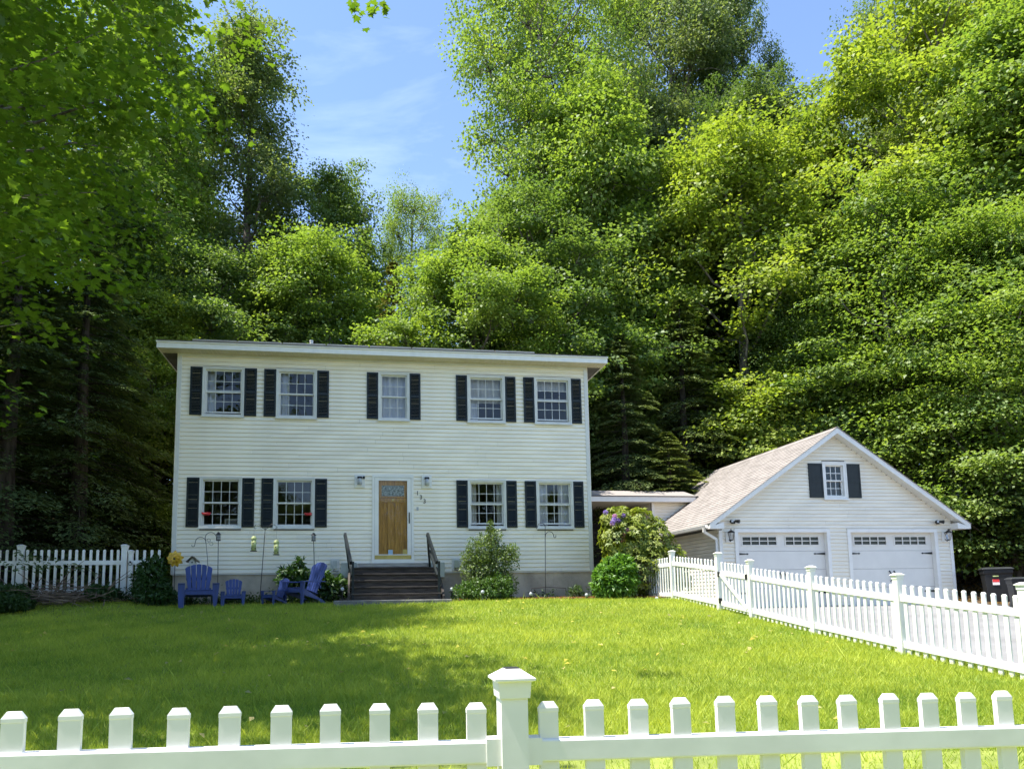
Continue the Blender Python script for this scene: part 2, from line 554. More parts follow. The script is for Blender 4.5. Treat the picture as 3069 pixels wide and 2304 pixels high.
def side_courses(parent, u0, u1, z0, z1, h, holes, y=0.0, span=None):
    jr = random.Random(int(u1 * 100))
    def run(a, b, z, hh, y):
        while b - a > 4.2:
            c = a + jr.uniform(1.6, 3.7)
            siding_board(parent, a, c, z, hh, y)
            a = c + 0.003
        siding_board(parent, a, b, z, hh, y)
    n = int(round((z1 - z0) / h))
    hh = (z1 - z0) / n
    for i in range(n):
        z = z0 + i * hh
        zm = z + hh / 2
        a, b = (u0, u1) if span is None else span(z + hh * 0.5)
        cuts = sorted([(hl[0], hl[1]) for hl in holes if hl[2] - 0.01 < zm < hl[3] + 0.01])
        x = a
        for c0, c1 in cuts:
            if c0 - x > 0.02: run(x, c0, z, hh, y)
            x = max(x, c1)
        if b - x > 0.02: run(x, b, z, hh, y)

_wm = {}
def ring(w, h, t, y0, y1):
    mb = MB()
    mb.box(0, w, y0, y1, 0, t)
    mb.box(0, w, y0, y1, h - t, h)
    mb.box(0, t, y0 + 0.001, y1 - 0.001, t, h - t)
    mb.box(w - t, w, y0 + 0.001, y1 - 0.001, t, h - t)
    return mb

def make_window(parent, u0, u1, z0, z1, cols=4, rows=2, frame_t=0.055, curtain=None, open_lower=0.0, trimmat='trim', mun=0.013):
    w, h = round(u1 - u0, 3), round(z1 - z0, 3)
    key = (w, h, cols, rows, trimmat)
    if key not in _wm:
        fr = ring(w, h, frame_t, -0.05, 0.09)
        # narrow outer bead
        fr.box(-0.012, w + 0.012, -0.062, -0.0505, h - 0.02, h + 0.012)
        fr.box(-0.012, 0.018, -0.062, -0.0505, -0.012, h - 0.02)
        fr.box(w - 0.018, w + 0.012, -0.062, -0.0505, -0.012, h - 0.02)
        sill = MB().prism([(-0.085, -0.03), (-0.085, 0.0), (-0.0505, 0.014), (-0.0505, -0.03)], -0.03, w + 0.03, 'x')
        sw, sh = w - 2 * frame_t, (h - 2 * frame_t) / 2 + 0.015
        rt = 0.036
        sash = ring(sw, sh, rt, 0.0, 0.03)
        gw, gh = (sw - 2 * rt) / cols, (sh - 2 * rt) / rows
        for i in range(1, cols):
            sash.box(rt + i * gw - mun / 2, rt + i * gw + mun / 2, 0.005, 0.022, rt, sh - rt)
        for j in range(1, rows):
            sash.box(rt, sw - rt, 0.0055, 0.0215, rt + j * gh - mun / 2, rt + j * gh + mun / 2)
        pane = MB().add([(0, 0, 0), (gw - mun, 0, 0), (gw - mun, 0, gh - mun), (0, 0, gh - mun)], [(0, 1, 2, 3)])
        _wm[key] = (fr.mesh('window_frame', M[trimmat]), sill.mesh('sill', M[trimmat]), sash.mesh('sash', M[trimmat]),
                    pane.mesh('pane', M['glass']), sw, sh, rt, gw, gh)
    fme, sime, same, pme, sw, sh, rt, gw, gh = _wm[key]
    win = put('window', fme, parent, (u0, 0, z0))
    put('sill', sime, win)
    for k, (yy, zz) in enumerate(((0.012, h - frame_t - sh), (0.046, frame_t + open_lower))):
        put('sash', same, win, (frame_t, yy, zz))
        for i in range(cols):
            for j in range(rows):
                put('pane', pme, win, (frame_t + rt + i * gw + mun / 2, yy + 0.014, zz + rt + j * gh + mun / 2))
    if curtain:
        for (c0, c1, kz0, mt) in curtain:
            mb = MB()
            n = max(6, int((c1 - c0) * w / 0.03))
            vs = []
            for i in range(n + 1):
                x = (c0 + (c1 - c0) * i / n) * w
                y = 0.19 + 0.02 * math.sin(i * 1.3) + 0.008 * math.sin(i * 3.1)
                vs += [(x, y, kz0 * h), (x, y + 0.01, h - 0.02)]
            mb.add(vs, [(2 * i, 2 * i + 2, 2 * i + 3, 2 * i + 1) for i in range(n)])
            mb.build('curtain', M[mt], win, smooth=True)
    return win

_sm = {}
def make_shutter(parent, u0, u1, z0, z1, y=-0.03, louvre=True):
    w, h = round(u1 - u0, 3), round(z1 - z0, 3)
    key = (w, h, louvre)
    if key not in _sm:
        t = 0.045
        mb = ring(w, h, t, -0.022, 0.012)
        mb.box(t, w - t, -0.020, 0.010, h / 2 - 0.03, h / 2 + 0.03)
        if louvre:
            for (a, b) in ((t, h / 2 - 0.03), (h / 2 + 0.03, h - t)):
                n = int((b - a) / 0.036)
                p = (b - a) / n
                for i in range(n):
                    z = a + i * p
                    mb.prism([(-0.018, z + 0.002), (-0.016, z + 0.010), (0.006, z + p + 0.006), (0.006, z + p - 0.004)], t, w - t, 'x')
        else:
            mb.box(t, w - t, -0.012, 0.010, t, h / 2 - 0.03)
            mb.box(t, w - t, -0.012, 0.010, h / 2 + 0.03, h - t)
        _sm[key] = mb.mesh('shutter', M['shutter'])
    return put('shutter', _sm[key], parent, (u0, y, z0))

# ------------------------------------------------------------------ the house
HW, HD = 10.40, 8.2
house = thing('house', 'two-storey pale grey clapboard house with dark shutters and oak front door', 'house', (H0[0], H0[1], 0), ANG)
WZ_U, WZ_L = (4.59, 5.83), (1.845, 3.075)
UW = [(0.60, 1.57), (2.365, 3.335), (4.89, 5.66), (7.18, 8.15), (8.96, 9.93)]
LW = [(0.60, 1.57), (2.34, 3.31), (7.16, 8.13), (8.95, 9.91)]
holes = [(a, b, *WZ_U) for a, b in UW] + [(a, b, *WZ_L) for a, b in LW]
DOOR = (4.73, 5.765, 0.975, 3.18)
wall = MB()
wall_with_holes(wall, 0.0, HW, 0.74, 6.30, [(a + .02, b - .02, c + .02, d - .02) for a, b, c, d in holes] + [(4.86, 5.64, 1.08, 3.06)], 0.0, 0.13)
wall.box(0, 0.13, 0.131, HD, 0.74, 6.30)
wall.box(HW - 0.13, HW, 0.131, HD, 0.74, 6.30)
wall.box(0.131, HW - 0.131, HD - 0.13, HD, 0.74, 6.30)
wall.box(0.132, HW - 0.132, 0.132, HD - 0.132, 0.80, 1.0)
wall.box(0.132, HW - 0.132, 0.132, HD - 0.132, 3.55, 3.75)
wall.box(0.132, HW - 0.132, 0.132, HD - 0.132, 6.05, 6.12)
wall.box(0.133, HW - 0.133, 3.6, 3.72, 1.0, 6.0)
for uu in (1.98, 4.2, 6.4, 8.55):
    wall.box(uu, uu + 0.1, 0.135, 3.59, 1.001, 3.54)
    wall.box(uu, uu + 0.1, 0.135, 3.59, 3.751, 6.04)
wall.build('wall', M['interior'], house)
side_courses(house, 0.085, HW - 0.085, 0.74, 6.17, 0.1044, holes + [DOOR])
for a, b in ((-0.005, 0.085), (HW - 0.085, HW + 0.005)):
    MB().box(a, b, -0.032, 0.0, 0.735, 6.17).build('corner_board', M['trim'], house)
# plain side skins so the house is closed from a step aside
MB().box(-0.03, -0.001, 0.0, HD, 0.735, 6.17).build('side_siding', M['siding'], house)
MB().box(HW + 0.001, HW + 0.03, 0.0, HD, 0.735, 6.17).build('side_siding', M['siding'], house)
MB().box(0.02, HW - 0.02, 0.02, HD, -0.6, 0.739).build('foundation', M['concrete'], house)
for uu in (2.6, 7.3, 8.6, 9.35):
    MB().box(uu, uu + 0.012, 0.012, 0.02, -0.2, 0.735).build('foundation_seam', M['concrete'], house)
MB().box(0.0, HW, -0.02, 0.02, 0.715, 0.739).build('starter_strip', M['trim'], house)

# windows with their shutters
cw = {0: [(0.03, 0.28, 0.05, 'curtain')], 1: [(0.03, 0.26, 0.05, 'curtain')], 2: [(0.02, 0.98, 0.02, 'curtain')],
      3: [(0.02, 0.98, 0.45, 'blind'), (0.02, 0.3, 0.02, 'curtain')], 4: [(0.02, 0.98, 0.75, 'blind')]}
for i, (a, b) in enumerate(UW):
    make_window(house, a, b, *WZ_U, cols=3 if i == 2 else 4, curtain=cw[i], open_lower=0.05 if i in (0, 3, 4) else 0.0)
cl = {0: None, 1: None, 2: [(0.02, 0.25, 0.02, 'blind'), (0.8, 0.98, 0.02, 'blind')], 3: [(0.02, 0.35, 0.02, 'curtain'), (0.65, 0.98, 0.02, 'curtain')]}
for i, (a, b) in enumerate(LW):
    make_window(house, a, b, *WZ_L, curtain=cl[i], open_lower=0.05 if i > 1 else 0.0)
SU = [(0.295, 0.585), (1.585, 1.88), (2.055, 2.35), (3.35, 3.645), (4.59, 4.88), (5.67, 5.955), (6.875, 7.165), (8.165, 8.45), (8.66, 8.945), (9.945, 10.225)]
SL = [(0.29, 0.585), (1.585, 1.876), (2.04, 2.33), (3.325, 3.62), (6.857, 7.15), (8.14, 8.425), (8.64, 8.935), (9.92, 10.205)]
for a, b in SU: make_shutter(house, a, b, 4.615, 5.825)
for a, b in SL: make_shutter(house, a, b, 1.86, 3.068)

# front door
d0, d1 = 4.73, 5.765
fr = MB()
fr.box(d0, d0 + 0.06, -0.055, 0.08, 0.975, 3.12)
fr.box(d1 - 0.06, d1, -0.055, 0.08, 0.975, 3.12)
fr.box(d0, d1, -0.058, 0.08, 3.12, 3.185)
fr.box(d0 - 0.012, d1 + 0.012, -0.07, 0.1, 0.965, 1.065)
fr.build('door_frame', M['white'], house)
sd = MB()
s0, s1, sz0, sz1 = 4.795, 5.70, 1.067, 3.115
sd.box(s0, s0 + 0.095, -0.045, -0.01, sz0 + 0.10, sz1)
sd.box(s1 - 0.095, s1, -0.045, -0.01, sz0 + 0.10, sz1)
sd.box(s0 + 0.0951, s1 - 0.0951, -0.045, -0.01, sz1 - 0.075, sz1)
sd.box(s0 + 0.0951, s1 - 0.0951, -0.045, -0.01, sz0 + 0.10, sz0 + 0.122)
storm = sd.build('storm_door', M['white'], house)
MB().box(s0, s1, -0.047, -0.008, sz0, sz0 + 0.098).build('kick_plate', M['brass'], storm)
MB().add([(s0 + .09, -0.028, sz0 + .11), (s1 - .09, -0.028, sz0 + .11), (s1 - .09, -0.028, sz1 - .07), (s0 + .09, -0.028, sz1 - .07)], [(0, 1, 2, 3)]).build('pane', M['glassdoor'], storm)
hb = MB().tube([(5.655, -0.05, 1.98), (5.655, -0.09, 2.0), (5.655, -0.09, 2.2), (5.655, -0.05, 2.22)], 0.009)
hb.box(5.643, 5.667, -0.053, -0.0455, 1.96, 2.24)
hb.build('handle', M['black'], storm)
MB().box(5.13, 5.24, -0.0285, -0.0282, 1.19, 1.30).build('sticker', M['bluebox'], storm)
MB().box(5.49, 5.60, -0.0285, -0.0282, 1.19, 1.31).build('sticker', M['brass'], storm)
od = MB()
o0, o1 = 4.865, 5.635
zt = 3.05
od.box(o0, o1, 0.068, 0.085, 1.08, zt)                        # back plane of panels
def rail(a, b, c, d): od.box(a, b, 0.030, 0.0675, c, d)
rail(o0, o0 + 0.10, 1.08, zt); rail(o1 - 0.10, o1, 1.08, zt)
rail(o0 + 0.1005, o1 - 0.1005, zt - 0.12, zt); rail(o0 + 0.1005, o1 - 0.1005, 2.50, 2.62); rail(o0 + 0.1005, o1 - 0.1005, 1.08, 1.30)
for k in (1, 2):
    c = o0 + 0.10 + (o1 - o0 - 0.20) * k / 3
    rail(c - 0.04, c + 0.04, 1.3005, 2.4995)
odoor = od.build('front_door', M['door'], house)
MB().prism([(0.0, 2.615), (0.0, 2.645), (0.029, 2.655), (0.029, 2.605)], o0 + 0.05, o1 - 0.05, 'x').build('shelf_moulding', M['door'], odoor)
MB().box(o0 + 0.1005, o1 - 0.1005, 0.046, 0.0675, 2.66, 2.93).build('leaded_pane', M['leaded'], odoor)
MB().box((o0 + o1) / 2 - 0.02, (o0 + o1) / 2 + 0.02, 0.020, 0.0295, 2.53, 2.59).build('knocker', M['brass'], odoor)

# roof: low-slope slab with deep eaves, fascia, soffit slats and solar panels
RO, RZ = 0.42, 6.17
ROOF_S = math.tan(R_(14.2))
ev0, ev1 = -0.42, HW + 0.45
rz = lambda v: 6.315 + (v + RO) * ROOF_S
roof = MB()
vm = HD / 2
roof.prism([(-RO + 0.03, 6.18), (-RO + 0.03, 6.31), (vm, 6.31 + (vm + RO - .03) * ROOF_S), (HD + RO, 6.31), (HD + RO, 6.18)], ev0 + 0.01, ev1 - 0.01, 'x').build('roof', M['shingledark'], house)
MB().box(ev0, ev1, -RO, -RO + 0.028, 6.155, 6.285).build('fascia', M['white'], house)
MB().box(ev0 - 0.01, ev1 + 0.01, -RO - 0.03, -RO + 0.03, 6.287, 6.318).build('drip_edge', M['white'], house)
for a in (ev0, ev1 - 0.025):
    MB().prism([(-RO + 0.03, 6.16), (-RO + 0.03, 6.285), (vm, 6.285 + vm * ROOF_S), (HD + RO, 6.285), (HD + RO, 6.16)], a, a + 0.024, 'x').build('rake_board', M['white'], house)
sf = MB()
n = 118
for i in range(n):
    a = ev0 + 0.03 + (ev1 - ev0 - 0.06) * i / n
    p = (ev1 - ev0 - 0.06) / n
    sf.box(a, a + p * 0.84, -RO + 0.029, -0.002, 6.158, 6.172)
    sf.box(a + p * 0.84, a + p, -RO + 0.029, -0.002, 6.166, 6.172)
sf.build('soffit', M['soffit'], house)
MB().box(0.0, HW, -0.03, -0.0005, 6.09, 6.157).build('frieze_board', M['trim'], house)
# gutterless drip shows dark shingle butts, panels stand above
MB().box(ev0 + 0.02, ev1 - 0.02, -RO - 0.045, -RO + 0.05, 6.319, 6.336).build('shingle_edge', M['shingledark'], house)
x = 0.9
rr = random.Random(5)
pm = MB().box(0, 1.02, 0, 1.66, 0, 0.012).mesh('solar_panel', M['solar'])
pf = ring(1.04, 1.68, 0.02, -0.02, 0.02)
pfm = MB()
for (a, b, c, d) in ((0, 1.04, 0, .02), (0, 1.04, 1.66, 1.68), (0, .02, .02, 1.66), (1.02, 1.04, .02, 1.66)):
    pfm.box(a, b, c, d, -0.026, 0.014)
pfme = pfm.mesh('panel_frame', M['alu'])
for i in range(8):
    for row in range(2):
        vv = -0.18 + row * 1.76
        f = put('solar_panel', pfme, house, (0.35 + i * 1.08 + row * 0.3, vv, rz(vv) + 0.085), (math.atan(ROOF_S) + 0.012, 0, 0))
        put('solar_cells', pm, f, (0.01, 0.01, 0))
MB().lathe([(0.05, 0), (0.05, 0.5), (0.058, 0.5), (0.058, 0.53), (0.0, 0.53)], 10, (3.0, 3.2, rz(3.2) - 0.02)).build('vent_pipe', M['white'], house)

# number plates and the bell
def text_mesh(name, body, size, ext, mat):
    cu = bpy.data.curves.new(name, 'FONT')
    cu.body = body
    cu.size = size
    cu.extrude = ext
    cu.align_x = 'CENTER'
    cu.align_y = 'CENTER'
    to = bpy.data.objects.new(name, cu)
    COL.objects.link(to)
    dg = bpy.context.evaluated_depsgraph_get()
    me = bpy.data.meshes.new_from_object(to.evaluated_get(dg))
    bpy.data.objects.remove(to)
    me.materials.clear()
    me.materials.append(mat)
    return me
one = text_mesh('number', '1', 0.15, 0.006, M['black'])
three = text_mesh('number', '3', 0.15, 0.006, M['black'])
for me, u, z in ((one, 5.865, 2.725), (three, 5.952, 2.622), (three, 6.042, 2.52)):
    put('house_number', me, house, (u, -0.031, z), (math.pi / 2, 0, 0))
MB().box(5.84, 5.89, -0.04, -0.02, 2.29, 2.375).build('door_bell', M['lampglass'], house)
# outlets and flashing plates low on the wall
for u, z in ((3.72, 0.86), (6.72, 0.86)):
    ob = MB().box(u, u + 0.21, -0.05, -0.01, z - 0.08, z + 0.22).build('outlet_plate', M['trim'], house)
    MB().box(u + 0.05, u + 0.16, -0.12, -0.0505, z - 0.02, z + 0.17).build('outlet_box', M['metal'], ob)
    MB().tube([(u + 0.1, -0.1, z - 0.02), (u + 0.06, -0.1, z - 0.07), (u + 0.16, -0.09, z - 0.09), (u + 0.2, -0.07, z - 0.07)], 0.008, 5).build('cord', M['black'], ob)
MB().box(3.98, 4.35, -0.055, -0.03, 0.63, 0.985).build('flashing_plate', M['metal'], house)
MB().prism([(-0.055, 0.615), (-0.055, 0.98), (-0.03, 0.98), (-0.03, 0.615)], 6.13, 6.53, 'x').build('flashing_plate', M['metal'], house)

def house_pt(u, v, z=0):
    X, Y = h2w(u, v)
    return (X, Y, z)

# wall lamps beside the door
def wall_lamp(u, z, label, extra):
    t = thing('wall_lamp', label, 'wall lamp', house_pt(u, -0.03, z), ANG, 'jar lamps beside the front door')
    MB().box(-0.13, 0.13, -0.025, -0.002, -0.17, 0.165).build('mounting_block', M['white'], t, bevel=0.006)
    MB().box(-0.06, 0.06, -0.10, -0.026, 0.06, 0.11).build('lamp_cap', M['black'], t, bevel=0.012)
    MB().lathe([(0.02, 0.06), (0.045, 0.05), (0.058, -0.02), (0.06, -0.10), (0.0, -0.10)], 12, (0, -0.09, 0)).build('glass_jar', M['lampglass'], t, smooth=True)
    if extra: MB().box(0.07, 0.13, -0.09, -0.026, 0.055, 0.115).build('sensor', M['black'], t, bevel=0.012)
    return t
wall_lamp(4.42, 3.02, 'small jar wall lamp with side sensor left of the front door', True)
wall_lamp(6.10, 3.02, 'small jar wall lamp between front door and house number', False)

# red rounded shapes and a pale box at the two left ground-floor windows
def ornament(u, z, label):
    t = thing('window_ornament', label, 'feeder', house_pt(u, 0.02, z), ANG, 'red ornaments at the window glass')
    MB().lathe([(0.0, -0.03), (0.07, -0.025), (0.10, 0.0), (0.07, 0.025), (0.0, 0.03)], 10, (0, -0.03, 0)).build('dish', M['red'], t, smooth=True)
    for k in range(4):
        a = k * 1.57 + .4
        MB().lathe([(0.0, -0.016), (0.028, -0.01), (0.028, 0.012), (0.0, 0.03)], 8, (0.09 * math.cos(a), -0.05 + 0.03 * math.sin(a), 0.02)).build('small_knob', M['red'], t)
ornament(0.60 + 0.155, 2.18, 'red ornament low in the leftmost ground-floor window')
ornament(2.34 + 0.84, 2.18, 'red ornament low in the second ground-floor window from the left')
bx = thing('window_fan', 'pale boxy fan standing behind the leftmost ground-floor window', 'fan', house_pt(1.34, 0.17, 1.915), ANG)
ring(0.36, 0.17, 0.02, -0.02, 0.06).build('housing', M['blind'], bx, (-0.18, 0, 0))
g_ = MB()
for i in range(7): g_.box(-0.16, 0.16, 0.0, 0.006, 0.026 + i * 0.018, 0.032 + i * 0.018)
g_.build('grille', M['trim'], bx)

# ------------------------------------------------------------------ front steps
steps = thing('front_steps', 'weathered dark wooden steps with slanted handrails below the front door', 'steps', house_pt(5.26, 0, 0), ANG)
L0, L1 = -1.06, 1.06
NT = 5
zb, zt_ = 0.09, 0.89
for i in range(NT):
    z = zb + (zt_ - zb) * (i + 1) / NT - 0.03
    v1 = -0.03 - (NT - 1 - i) * 0.265
    for k in range(2):
        MB().box(L0, L1, v1 - 0.27 + k * 0.136, v1 - 0.27 + k * 0.136 + 0.128, z - 0.035, z).build('tread', M['stepwood'], steps, bevel=0.006)
    MB().box(L0 + 0.03, L1 - 0.03, v1 - 0.235, v1 - 0.215, z - (zt_ - zb) / NT + 0.003, z - 0.037).build('riser', M['stepwood'], steps)
for s in (L0 - 0.05, L1):
    MB().prism([(-0.03, -0.2), (-1.37, -0.2), (-1.37, 0.16), (-1.10, 0.40), (-0.03, 0.86)], s, s + 0.048, 'x').build('stringer', M['stepwood'], steps)
MB().box(-0.86, 0.85, -0.13, -0.031, 0.875, 0.968).build('threshold_board', M['greywood'], steps)
for s, uu in ((-1, L0 + 0.04), (1, L1 - 0.10)):
    MB().box(uu, uu + 0.055, -1.35, -1.29, 0.05, 0.95).build('newel_post', M['shutter'], steps)
    hr = MB()
    hr.bar((uu - 0.02, -1.30, 0.92), (uu - 0.17, -0.62, 1.64), 0.055, 0.10)
    hr.build('handrail', M['shutter'], steps)
    MB().bar((uu - 0.17, -0.64, 1.64), (uu - 0.06, -0.10, 0.86), 0.05, 0.07).build('brace', M['shutter'], steps)
    MB().bar((uu + 0.0, -1.2, 0.62), (uu - 0.09, -0.35, 1.25), 0.045, 0.06).build('lower_rail', M['shutter'], steps)
tag(MB().box(-1.41, 1.20, -2.0, -0.9, -0.32, 0.07).build('stone_slab', M['slab'], None, house_pt(5.26, 0, 0), (0, 0, ANG), bevel=0.02), 'low grey stone slab at the foot of the front steps', 'slab')

# ------------------------------------------------------------------ the garage (local frame: u' = u - 14.2, v' = v - 0.525)
GU, GV, GF = 14.205, 0.525, -0.285
GWD, GDP = 7.17, 6.6
garage = thing('garage', 'detached pale grey garage with two white carriage doors and a gable window', 'garage', house_pt(GU, GV, 0), ANG)
PK, PZ, EZ, OV = GWD / 2, 4.74, 2.02, 0.385     # peak position, peak height, eave height (top of roof), eave overhang
half = PK + OV
SL_ = (PZ - EZ) / half
SANG = math.atan(SL_)
RT = 0.15                                        # roof thickness measured vertically
rtop = lambda x: PZ - abs(x - PK) * SL_
gd = [(0.445, 3.318), (3.852, 6.695)]            # outer trim of doors
gz1 = 1.885
gwin = (3.225, 3.945, 2.73, 3.79)
gholes = [(a, b, GF, gz1) for a, b in gd] + [gwin]
gw = MB()
zc = 2.0
wall_with_holes(gw, 0.0, GWD, GF, zc, [(a + .06, b - .06, GF - .1, 1.82) for a, b in gd], 0.0, 0.13)
wall_with_holes(gw, 2.6, 4.57, zc, 3.88, [(gwin[0] + .03, gwin[1] - .03, gwin[2] + .03, gwin[3] - .03)], 0.0, 0.13)
for sgn in (0, 1):
    pr = [(0.0, zc), (2.6, zc), (2.6, 3.88), (0.12, rtop(0.12) - RT)]
    if sgn: pr = [(GWD - a, b) for a, b in pr][::-1]
    gw.prism(pr, 0.001, 0.129, 'y')
gw.prism([(2.6, 3.88), (4.57, 3.88), (PK, rtop(PK) - RT)], 0.001, 0.129, 'y')
gw.box(0, 0.13, 0.131, GDP, GF, rtop(0.0) - RT - 0.005)
gw.box(GWD - 0.13, GWD, 0.131, GDP, GF, rtop(GWD) - RT - 0.005)
gw.prism([(0.131, GF), (GWD - 0.131, GF), (GWD - 0.131, 2.0), (PK, PZ - RT - 0.05), (0.131, 2.0)], GDP - 0.13, GDP, 'y')
gw.box(0.14, GWD - 0.14, 0.14, GDP - 0.14, 2.02, 2.08)  # unseen attic floor and partition, added to block light behind the gable window
gw.box(2.3, GWD - 2.3, 1.6, 1.7, 2.081, 3.6)
gw.build('wall', M['interior'], garage)
def gspan(z):
    if z < 1.86: return (0.09, GWD - 0.09)
    k = (PZ - RT - z) / SL_ + 0.02
    return (max(0.0, PK - k), min(GWD, PK + k))
side_courses(garage, 0, GWD, GF + 0.02, 4.56, 0.1016, gholes, span=gspan)
for a, b in ((-0.005, 0.088), (GWD - 0.088, GWD + 0.005)):
    MB().box(a, b, -0.034, 0.0, GF + 0.02, 1.84).build('corner_board', M['white'], garage)
# side wall clapboards (left side is seen under the eave)
for i in range(21):
    z = GF + 0.02 + i * 0.1016
    if z > rtop(0) - RT - 0.1: break
    MB().prism([(-0.030, z + 0.013), (-0.009, z + 0.1016), (-0.0005, z + 0.1016), (-0.0005, z), (-0.002, z + 0.013)], 0.002, GDP, 'y').build('siding_board', M['siding'], garage)
MB().box(GWD + 0.0005, GWD + 0.02, 0.002, GDP, GF, rtop(GWD) - RT - 0.02).build('side_siding', M['siding'], garage)
MB().box(0.01, GWD - 0.01, 0.004, GDP, -0.9, GF + 0.015).build('foundation', M['concrete'], garage)

# roof slabs, rakes, shingle courses
ROV = 0.30
for sgn in (-1, 1):
    def Q(x, z): return (PK + sgn * x, z)
    sl = MB().prism([Q(0, PZ - 0.012), Q(half, EZ - 0.012), Q(half, EZ - RT), Q(0, PZ - RT)][::sgn], -ROV + 0.026, GDP + 0.3, 'y').build('roof_slab', M['trim'], garage)
    MB().prism([Q(0, PZ - 0.01), Q(half + 0.01, EZ - 0.01), Q(half + 0.01, EZ - 0.155), Q(0, PZ - 0.165)][::sgn], -ROV, -ROV + 0.025, 'y').build('rake_board', M['white'], garage)
    MB().prism([Q(half + 0.012, EZ - 0.155), Q(half + 0.012, EZ - 0.10), Q(half - 0.40, EZ + 0.02), Q(half - 0.40, EZ - 0.155)][::sgn], -ROV + 0.003, -0.002, 'y').build('eave_return', M['white'], garage)
    nrow = 34
    slen = half / math.cos(SANG) + 0.03
    rowp = slen / nrow
    cm = MB().prism([(0, 0.0), (rowp + 0.03, 0.0), (rowp + 0.03, 0.003), (0, 0.016)], 0, GDP + ROV + 0.34, 'y').mesh('shingle_course', M['shingle'])
    for i in range(nrow):
        s_ = slen - (i + 1) * rowp + 0.0
        # row starts at its butt (lower edge), rises towards the ridge
        xb = half + 0.02 - (i * rowp) * math.cos(SANG)
        zb_ = EZ - 0.010 + (i * rowp) * math.sin(SANG) - 0.014
        o = put('shingle_course', cm, garage, (PK + sgn * xb, -ROV - 0.02, zb_ + 0.004), (0, 0, 0))
        if sgn < 0: o.rotation_euler = (0, -SANG, 0)
        else:
            o.rotation_euler = (0, -SANG, math.pi)
            o.location.y = GDP + 0.32
MB().prism([(PK - 0.16, PZ - 0.095), (PK, PZ + 0.022), (PK + 0.16, PZ - 0.095), (PK, PZ + 0.008)], -ROV - 0.022, GDP + 0.33, 'y').build('ridge_cap', M['shingle'], garage)
# gutter and downspout on the left eave
gx = PK - half
MB().prism([(gx - 0.10, EZ - 0.03), (gx - 0.10, EZ - 0.05), (gx - 0.075, EZ - 0.13), (gx - 0.014, EZ - 0.13), (gx - 0.014, EZ - 0.03), (gx - 0.025, EZ - 0.03), (gx - 0.025, EZ - 0.118), (gx - 0.068, EZ - 0.118), (gx - 0.088, EZ - 0.045)], -ROV + 0.12, GDP + 0.25, 'y').build('gutter', M['white'], garage)
ds = MB()
for p, q in (((gx - 0.045, -0.02, EZ - 0.125), (gx - 0.045, 0.0, EZ - 0.24)), ((gx - 0.045, 0.0, EZ - 0.22), (-0.055, 0.05, EZ - 0.42)), ((-0.055, 0.05, EZ - 0.40), (-0.055, 0.05, GF + 0.15))):
    ds.bar(p, q, 0.075, 0.055, (0, 1, 0))
ds.build('downspout', M['white'], garage, bevel=0.01)

# gable window with plain shutters
make_window(garage, *gwin[:2], gwin[2], gwin[3], cols=3, rows=2, frame_t=0.085, trimmat='white', mun=0.018)
make_shutter(garage, gwin[0] - 0.44, gwin[0] - 0.015, 2.765, 3.745, louvre=False)
make_shutter(garage, gwin[1] + 0.015, gwin[1] + 0.44, 2.765, 3.745, louvre=False)

